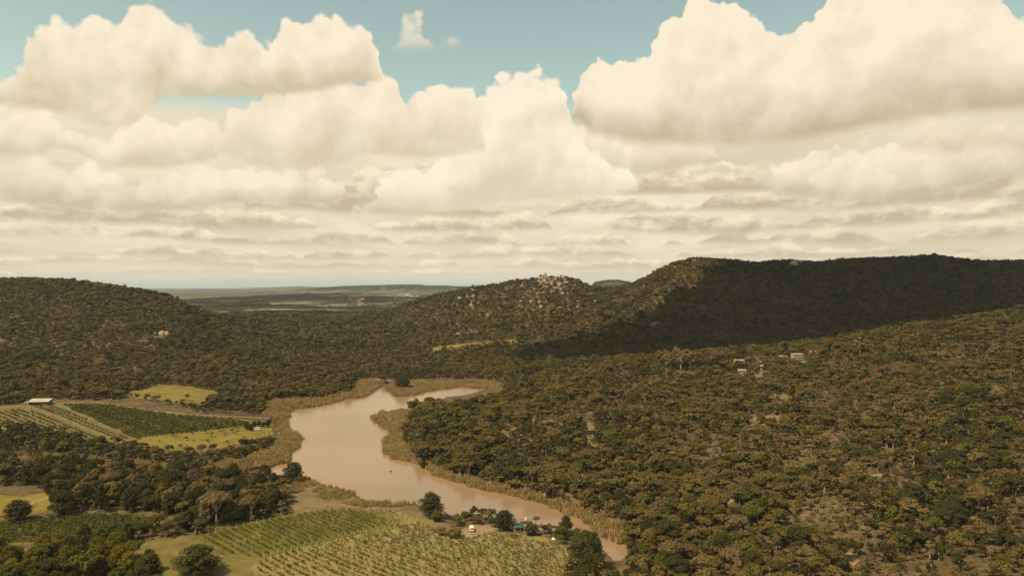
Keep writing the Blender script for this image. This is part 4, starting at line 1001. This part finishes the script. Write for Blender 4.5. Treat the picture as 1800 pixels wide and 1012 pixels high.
tors = [(830,510,11,'pale boulder on the left shoulder of the central hill, biggest there'),(838,514,7,'smaller boulder just right of the big left shoulder boulder'),(868,505,8,'round pale boulder on the skyline left of the tor'),(812,512,5,'low boulder at the left foot of the shoulder boulders'),
        (993,494,7,'upright boulder right of the tor near the hilltop'),(995,502,9,'pale boulder stacked under the upright one'),(985,500,8,'white-faced boulder between tor and upright boulder'),(1019,497,6,'boulder on the right end of the central hilltop'),(1011,500,7,'boulder just left of the right hilltop end'),
        (1186,470,12,'pinkish boulder on the left crest of the right ridge'),(1395,462,19,'flat pale boulder on the skyline of the shaded ridge'),(1406,461,12,'dark smaller boulder beside the flat skyline boulder'),(1220,458,9,'low boulder on the summit of the right ridge'),
        (1780,518,10,'boulder at the right edge below the shaded ridge'),(1770,526,7,'smaller boulder below the right edge boulder'),(1312,556,5,'pale boulder glinting inside the ridge shadow')]
for i, (a, b, w, lab) in enumerate(tors): boulder(a, b+w*.3, w, lab, None, i, 1000 if a < 1500 else 700, 1.15)
KB = []
for i in range(290):
    a = rk.gauss(982, 32); b = 490+44*rk.random()**1.7
    if rk.random() < .25: a = rk.gauss(825, 22); b = rk.uniform(515, 550)
    if i > 170: a, b = (rk.uniform(905, 1060), rk.uniform(500, 548)) if rk.random() < .7 else (rk.uniform(785, 860), rk.uniform(516, 556))
    hh = hit(a, b, 1100)
    if hh[1] > 1650: continue
    w = 3.2+7.0*rk.random()**1.8
    side = 'below the tor' if 935 < a < 985 else ('on right flank of central hill' if a >= 985 else 'on left shoulder of central hill')
    ht = 'high' if b < 508 else ('midway' if b < 522 else 'low')
    KB.append((a, b, w, i, '%s pale boulder %s, %s up' % ('large' if w > 6 else 'small', side, ht)))
SAMEB = defaultdict(list)
for q in KB: SAMEB[q[4]].append(q)
for q in KB:
    L_ = sorted(SAMEB[q[4]]); k = L_.index(q)
    lab = q[4] if len(L_) == 1 else q[4]+', '+('rightmost' if k == len(L_)-1 else ('leftmost' if k == 0 else ordinal(k+1)+' leftmost'))
    boulder(q[0], q[1], q[2], lab, 'boulders on the central hill', q[3], 1100, rk.uniform(.8, 1.2))

# ------------------------------------------------------------------ buildings
WALL = {'cream': mat_noise('cream_plaster', (0.30, 0.23, 0.15), (0.38, 0.30, 0.205), 0.8), 'pink': mat_noise('pink_brick', (0.30, 0.18, 0.13), (0.38, 0.25, 0.18), 1.2), 'white': mat_noise('white_paint', (0.70, 0.66, 0.58), (0.80, 0.76, 0.68), 0.6, 0.6)}
ROOF = {'pale': mat_noise('pale_grey_sheet', (0.34, 0.30, 0.23), (0.44, 0.39, 0.31), 0.9), 'sand': mat_noise('pale_roof_sheet', (0.31, 0.24, 0.155), (0.40, 0.32, 0.22), 0.7), 'green': mat_noise('green_roof', (0.03, 0.085, 0.065), (0.05, 0.115, 0.09), 0.9, 0.5), 'grey': mat_noise('grey_roof', (0.20, 0.19, 0.17), (0.32, 0.30, 0.27), 0.9), 'red': mat_noise('rust_roof', (0.28, 0.15, 0.09), (0.40, 0.23, 0.14), 0.9)}
DARKM = mat_noise('dark_glass', (0.012, 0.013, 0.014), (0.03, 0.03, 0.03), 1.0, 0.2)
WOOD = mat_noise('dark_timber', (0.05, 0.04, 0.03), (0.10, 0.08, 0.06), 2.0)
def house(px_, py_, wpx, depth, h, rz, wall, roof, label, gable=0.0, dmin=300, nwin=2, name='house', group='houses on the right shoulder'):
    p = hit(px_, py_, dmin); w = wpx*p[1]/F; d = depth
    t = thing(name, label, 'house', (p[0], p[1], p[2]-.3), rz, group)
    m = MB(); th = .25    # four walls as a shell
    m.box(-w/2, w/2, -d/2, -d/2+th, 0, h); m.box(-w/2, w/2, d/2-th, d/2, 0, h); m.box(-w/2, -w/2+th, -d/2+th, d/2-th, 0, h); m.box(w/2-th, w/2, -d/2+th, d/2-th, 0, h)
    wl = m.build('wall', WALL[wall], t)
    e = .35
    if gable > 0:
        r = MB()
        for s_ in (-1, 1):
            r.hexa([(-w/2-e, s_*(d/2+e), h+.02), (w/2+e, s_*(d/2+e), h+.02), (w/2+e, 0, h+gable), (-w/2-e, 0, h+gable), (-w/2-e, s_*(d/2+e), h+.16), (w/2+e, s_*(d/2+e), h+.16), (w/2+e, 0, h+gable+.16), (-w/2-e, 0, h+gable+.16)])
        r.build('roof', ROOF[roof], t)
    else:
        MB().hexa([(-w/2-e, -d/2-e, h+.02), (w/2+e, -d/2-e, h+.02), (w/2+e, d/2+e, h+.42), (-w/2-e, d/2+e, h+.42), (-w/2-e, -d/2-e, h+.2), (w/2+e, -d/2-e, h+.2), (w/2+e, d/2+e, h+.6), (-w/2-e, d/2+e, h+.6)]).build('roof', ROOF[roof], t)
    for i in range(nwin):
        x = -w/2+w*(i+.6)/(nwin+.7)
        wn = MB().box(x-.5, x+.5, -d/2-.03, -d/2+.05, 1.1, 2.1).build('window', DARKM, t)
        MB().box(x-.62, x+.62, -d/2-.12, -d/2-.03, 1.0, 1.1).build('sill', WALL[wall], wn)
    x = w/2-w*.22
    MB().box(x-.5, x+.5, -d/2-.035, -d/2+.05, .3, 2.2).build('door', WOOD, t)
    return t
HS = [(1300,639,17,7,3.4,.1,'cream','sand','long low cream house, leftmost of the upper houses',0),(1304,656,13,6,3.0,-.2,'pink','sand','pinkish house low on the left, below the long cream one',0),
      (1339,650,9,5,4.0,.3,'cream','sand','narrow bright house between trees right of the gum',0),(1376,632,11,6,3.4,-.15,'cream','sand','small pale house half behind a round tree',0),
      (1401,630,17,7,4.4,.05,'cream','sand','broad bright house in the middle of the upper row',0),(1430,625,11,6,4.2,.2,'cream','sand','uppermost pale house at the right end of the row',0),
      (1393,649,10,6,2.8,-.1,'cream','sand','low house with pale roof in the lower row',0),(1410,642,8,5,3.0,.3,'cream','sand','tiny pale house between upper and lower rows',0),
      (1452,643,10,6,2.4,0,'cream','sand','low pale wall-like house right of the lower row',0)]
for q in HS: house(*q[:9], gable=q[9], nwin=2 if q[2] > 10 else 1, dmin=400)
house(107, 782, 10, 4, 2.6, .2, 'pink', 'red', 'small pink hut among trees under the left vineyard', 1.0, nwin=1, name='hut', group=None)
rv = random.Random(9)
for i, (a, b, w) in enumerate([(609,528,6),(617,527,7),(629,527,7),(637,526,6),(650,523,8),(660,524,6),(668,522,6),(676,525,5),(685,527,7),(694,526,6),(703,521,7),(716,519,6),(724,521,5),(677,507,6),(671,508,4),(735,521,5)]):
    nm = ('white', 'cream', 'cream', 'white')[i % 4]
    house(a, b, w, 12, 6.0, rv.uniform(-.4, .4), nm, 'sand', 'distant %s village building, %s from the left below the far mesa' % (nm, ordinal(sorted([609,617,629,637,650,660,668,676,685,694,703,716,724,677,671,735]).index(a)+1)), 2.2, 3000, 2, 'village_building', 'distant village buildings')

# open farm shed above the striped vineyard
p = hit(70, 711); sx = p[1]/F; L = 36*sx
sh = thing('farm_shed', 'long open farm shed with pale sheet roof above the striped vineyard', 'shed', (p[0], p[1], p[2]-.2), 0.10)
n = 9
for i in range(n):
    x0, x1 = -L/2+.6+(L-.6)*i/n, -L/2+.6+(L-.6)*(i+1)/n-.03
    MB().hexa([(x0,-3.6,2.9),(x1,-3.6,2.9),(x1,3.6,4.6),(x0,3.6,4.6),(x0,-3.6,2.98+.03*(i % 2)),(x1,-3.6,2.98+.03*(i % 2)),(x1,3.6,4.68+.03*(i % 2)),(x0,3.6,4.68+.03*(i % 2))]).build('roof_panel', ROOF['pale'], sh)
for i in range(6): MB().box(-L/2+2.8+(L-3.4)*i/5-.1, -L/2+2.8+(L-3.4)*i/5+.1, -3.4, -3.2, 0, 2.9).build('post', WOOD, sh)
MB().box(-L/2, L/2, 3.0, 3.25, 0, 4.3).build('back_wall', WALL['pink'], sh)
MB().box(-L/2-2.6, -L/2+.9, -2.6, 2.6, 0, 2.8).build('brick_store', WALL['pink'], sh)
MB().box(-L/2-1.4, -L/2-.5, -2.66, -2.58, .2, 2.0).build('door', WOOD, sh)
MB().box(L/2-5.5, L/2-.4, -2.9, -2.75, 0, 1.2).build('low_wall', WALL['cream'], sh)

# lakeside cabin, floating deck, tent roof
p = hit(911, 932); w, d = 4.3, 3.6
cb = thing('lake_cabin', 'small cream cabin with green hipped roof on the near lakeshore', 'cabin', (p[0], p[1], p[2]-.1), 0.25)
m = MB(); m.box(-w/2, w/2, -d/2, -d/2+.2, 0, 2.2); m.box(-w/2, w/2, d/2-.2, d/2, 0, 2.2); m.box(-w/2, -w/2+.2, -d/2+.2, d/2-.2, 0, 2.2); m.box(w/2-.2, w/2, -d/2+.2, d/2-.2, 0, 2.2); m.build('wall', WALL['cream'], cb)
e = .55; a, b = w/2+e, d/2+e
MB().raw([(-a,-b,2.15),(a,-b,2.15),(a,b,2.15),(-a,b,2.15),(-.8,0,3.5),(.8,0,3.5)], [(0,3,2,1),(0,1,5,4),(1,2,5),(2,3,4,5),(3,0,4)]).build('roof', ROOF['green'], cb)
MB().box(-1.4, .3, -d/2-.04, -d/2+.05, .9, 1.75).build('window', DARKM, cb); MB().box(.9, 1.7, -d/2-.04, -d/2+.05, .1, 2.0).build('door', WOOD, cb)
MB().box(-w/2-1.2, w/2+1.0, -d/2-1.6, -d/2-.06, -.4, .12).build('terrace', EARTH, cb)
pd = z0pt(925, 918)
dk = thing('floating_deck', 'dark floating timber deck on the water behind the green roofed cabin', 'deck', (pd[0], pd[1], 0.0), 0.18)
for i in range(12): MB().box(-2.7+.45*i, -2.7+.45*i+.41, -1.5, 1.5, .28, .36).build('plank', WOOD, dk)
for y_ in (-1.2, 0, 1.2): MB().box(-2.8, 2.8, y_-.15, y_+.15, -.15, .27).build('float', WOOD, dk)
for i in range(5):
    MB().box(-2.65+1.3*i, -2.57+1.3*i, 1.4, 1.48, .36, 1.2).build('rail_post', WOOD, dk)
MB().box(-2.65, 2.63, 1.4, 1.48, 1.2, 1.26).build('handrail', WOOD, dk)
ps = thing('parasol', 'closed white parasol standing on the floating deck', 'parasol', (pd[0]-.1, pd[1]-.2, .37), 0)
MB().tube([(0,0,0),(0,0,2.7)], [.04, .03], 6).build('pole', WOOD, ps)
MB().tube([(0,0,.75),(0,0,1.0),(0,0,1.6),(0,0,2.3),(0,0,2.75)], [.50, .55, .38, .2, .02], 8).build('cloth', WALL['white'], ps, smooth=True)
MB().box(-.4, .4, -.4, .4, 0, .08).build('base', WOOD, ps)
pc = hit(977, 940)
tn = thing('tent_roof', 'small grey canopy roof on posts at the lakeside thicket', 'canopy', (pc[0], pc[1], pc[2]), -.2)
MB().hexa([(-1.5,-1.2,2.1),(1.5,-1.2,2.0),(1.5,1.2,2.3),(-1.5,1.2,2.5),(-1.5,-1.2,2.2),(1.5,-1.2,2.1),(1.5,1.2,2.4),(-1.5,1.2,2.6)]).build('roof', ROOF['grey'], tn)
for x_ in (-1.3, 1.3):
    for y_ in (-1, 1): MB().box(x_-.06, x_+.06, y_-.06, y_+.06, -.2, 2.15).build('post', WOOD, tn)
pw = hit(974, 947)
wt = thing('picnic_tent', 'tiny white pointed tent at the corner of the yellow vineyard', 'tent', pw, .3)
MB().raw([(-.9,-.8,0),(.9,-.8,0),(.9,.8,0),(-.9,.8,0),(0,0,1.3)], [(0,3,2,1),(0,1,4),(1,2,4),(2,3,4),(3,0,4)]).build('cloth', WALL['white'], wt)
MB().tube([(0,0,0),(0,0,1.42)], [.04, .03], 6).build('pole', WOOD, wt)

# vehicles
PAINT = mat_noise('white_car_paint', (0.72, 0.68, 0.60), (0.78, 0.74, 0.66), 0.5, 0.35); TYRE = mat_noise('tyre', (0.02, 0.02, 0.02), (0.035, 0.033, 0.03), 3.0); LAMPR = mat_noise('red_lamp', (0.35, 0.03, 0.02), (0.4, 0.04, 0.03), 1.0); LAMPW = mat_noise('clear_lamp', (0.6, 0.6, 0.55), (0.7, 0.7, 0.65), 1.0)
def car(name, loc, rz, label, van):
    t = thing(name, label, 'van' if van else 'car', loc, rz); W = .9
    def prof(pts, x0, x1, inset=0.0):
        m = MB(); n = len(pts); V = [(x0, y, z) for y, z in pts]+[(x1, y, z) for y, z in pts]
        m.raw(V, [tuple(range(n)), tuple(range(2*n-1, n-1, -1))]+[(i, i+n, (i+1) % n+n, (i+1) % n) for i in range(n)]); return m
    lower = [(-2.3,.45),(-2.35,.95),(-.9 if not van else -2.2,1.08),(2.2,1.08),(2.3,.9),(2.3,.45)]
    cab = [(-2.1,1.09),(-1.7,1.95),(2.1,1.98),(2.25,1.09)] if van else [(-.95,1.09),(-.35,1.72),(1.65,1.74),(2.15,1.09)]
    prof(lower, -W, W).build('body', PAINT, t); prof(cab, -W*.9, W*.9).build('cabin', PAINT, t)
    c0, c1 = cab[1], cab[2]
    for s_ in (-1, 1):
        MB().box(s_*W*.9-.015, s_*W*.9+.015, c0[0]+.15, c1[0]-.2, 1.22, c1[1]-.18).build('side_window', DARKM, t)
        for y_ in (-1.4, 1.4):
            wh = MB().tube([(s_*.80, y_, .36), (s_*.96, y_, .36)], [.36, .36], 12).build('wheel', TYRE, t)
            MB().tube([(s_*.955, y_, .36), (s_*.975, y_, .36)], [.2, .2], 8).build('rim', LAMPW, wh)
        MB().box(s_*.7-.14, s_*.7+.14, 2.29, 2.33, .75, .95).build('tail_light', LAMPR, t); MB().box(s_*.68-.16, s_*.68+.16, -2.37, -2.32, .7, .88).build('headlight', LAMPW, t)
    MB().hexa([(-.72,cab[0][0]-.02,1.14),(.72,cab[0][0]-.02,1.14),(.66,c0[0]-.05,c0[1]-.08),(-.66,c0[0]-.05,c0[1]-.08),(-.72,cab[0][0]+.05,1.14),(.72,cab[0][0]+.05,1.14),(.66,c0[0]+.03,c0[1]-.08),(-.66,c0[0]+.03,c0[1]-.08)]).build('windscreen', DARKM, t)
    MB().hexa([(-.7,c1[0]+.02+.12,1.3),(.7,c1[0]+.02+.12,1.3),(.64,c1[0]+.01,c1[1]-.1),(-.64,c1[0]+.01,c1[1]-.1),(-.7,cab[3][0]-.02,1.3),(.7,cab[3][0]-.02,1.3),(.64,c1[0]+.07,c1[1]-.1),(-.64,c1[0]+.07,c1[1]-.1)]).build('rear_window', DARKM, t)
    MB().box(-.85, .85, 2.3, 2.42, .4, .62).build('bumper', TYRE, t); return t
p = hit(829, 933); car('parked_car', (p[0], p[1], p[2]+.16), math.pi+.12, 'white car parked on the bare yard above the yellow vineyard', True)
p = hit(453, 756); car('parked_van', (p[0], p[1], p[2]+.1), 1.35, 'white van parked on the grass below the short hedge', True)
for i, (a, b) in enumerate([(469,762),(479,761.5),(490,761.5)]):
    q = hit(a, b); st = thing('bench', 'low white bench beside the reeds, %s from the van' % ORD[i], 'bench', (q[0], q[1], q[2]), .2, 'white benches by the reeds')
    MB().box(-.9, .9, -.25, .25, .42, .5).build('seat', WALL['white'], st)
    for s_ in (-1, 1): MB().box(s_*.7-.06, s_*.7+.06, -.2, .2, -.1, .42).build('leg', WALL['white'], st)
q = z0pt(687, 828.5)
by = thing('buoy', 'small dark buoy floating alone in the middle of the lake', 'buoy', (q[0], q[1], 0), 0)
MB().tube([(0,0,-.4),(0,0,.1),(0,0,.5),(0,0,.75)], [.45, .6, .45, .15], 10).build('float', TYRE, by, smooth=True); MB().tube([(0,0,.7),(0,0,1.3)], [.06, .05], 6).build('mast', TYRE, by)

# ------------------------------------------------------------------ the cloud whose shadow lies on the right ridge
def shade_cloud(name, poly, z0, seed, n, rad):
    """billowy cumulus over a ground polygon, shifted up along the sunbeams"""
    k = z0/SUN_DIR.z; P = [(x+SUN_DIR.x*k, y+SUN_DIR.y*k) for x, y in poly]; A = np.array(P); r = random.Random(seed)
    import bmesh
    bm = bmesh.new(); m = 0
    while m < n:
        x, y = r.uniform(A[:, 0].min(), A[:, 0].max()), r.uniform(A[:, 1].min(), A[:, 1].max())
        i_ = inside(P, np.array([x]), np.array([y]))[0]; e = float(edge_dist(P, np.array([x]), np.array([y]))[0])
        if not i_ and (e > 120 or r.random() > .30*(1-e/120)): continue
        if not i_: e = 6
        q = min(rad*r.uniform(.7, 1.3), max(r.uniform(9, 24), e*1.3))
        ret = bmesh.ops.create_icosphere(bm, subdivisions=2, radius=1.0)
        ph = r.uniform(0, 6)
        for v in ret['verts']:
            c = v.co; s_ = q*(1+.16*math.sin(c.x*5+ph)*math.sin(c.y*5+ph*2)*math.cos(c.z*4))
            v.co = Vector((x+c.x*s_, y+c.y*s_, z0+(c.z*s_*.75 if c.z > 0 else c.z*s_*.25)+r.uniform(0, 3)))
        m += 1
    me = bpy.data.meshes.new(name); bm.to_mesh(me); bm.free(); me.polygons.foreach_set('use_smooth', np.ones(len(me.polygons), bool))
    mt, g, b, o = new_mat('cloud_'+name); b.inputs['Base Color'].default_value = (0.75, 0.72, 0.68, 1); b.inputs['Roughness'].default_value = 1.0
    me.materials.append(mt); return tag(link('cloud', me), kind='structure')
shade_cloud('ridge', [(-10,985),(60,1060),(150,1150),(290,1270),(400,1360),(470,1450),(560,1610),(900,1630),(2000,1630),(2000,1120),(1000,970),(800,905),(640,845),(480,818),(330,824),(190,862),(80,925)], 700, 4, 640, 62)

# ------------------------------------------------------------------ air
hz, g, b, o = new_mat('haze'); g.n.remove(b)
pv = g.node('ShaderNodeVolumePrincipled'); pv.inputs['Color'].default_value = (0.72, 0.88, 0.97, 1); pv.inputs['Density'].default_value = 0.000030; pv.inputs['Anisotropy'].default_value = 0.0
g.l.new(pv.outputs[0], o.inputs['Volume'])
top = float(ZT.max())+40
tag(MB().box(-120000, 120000, -2000, 50000, -6, max(top, 260)).build('haze', hz), kind='stuff')
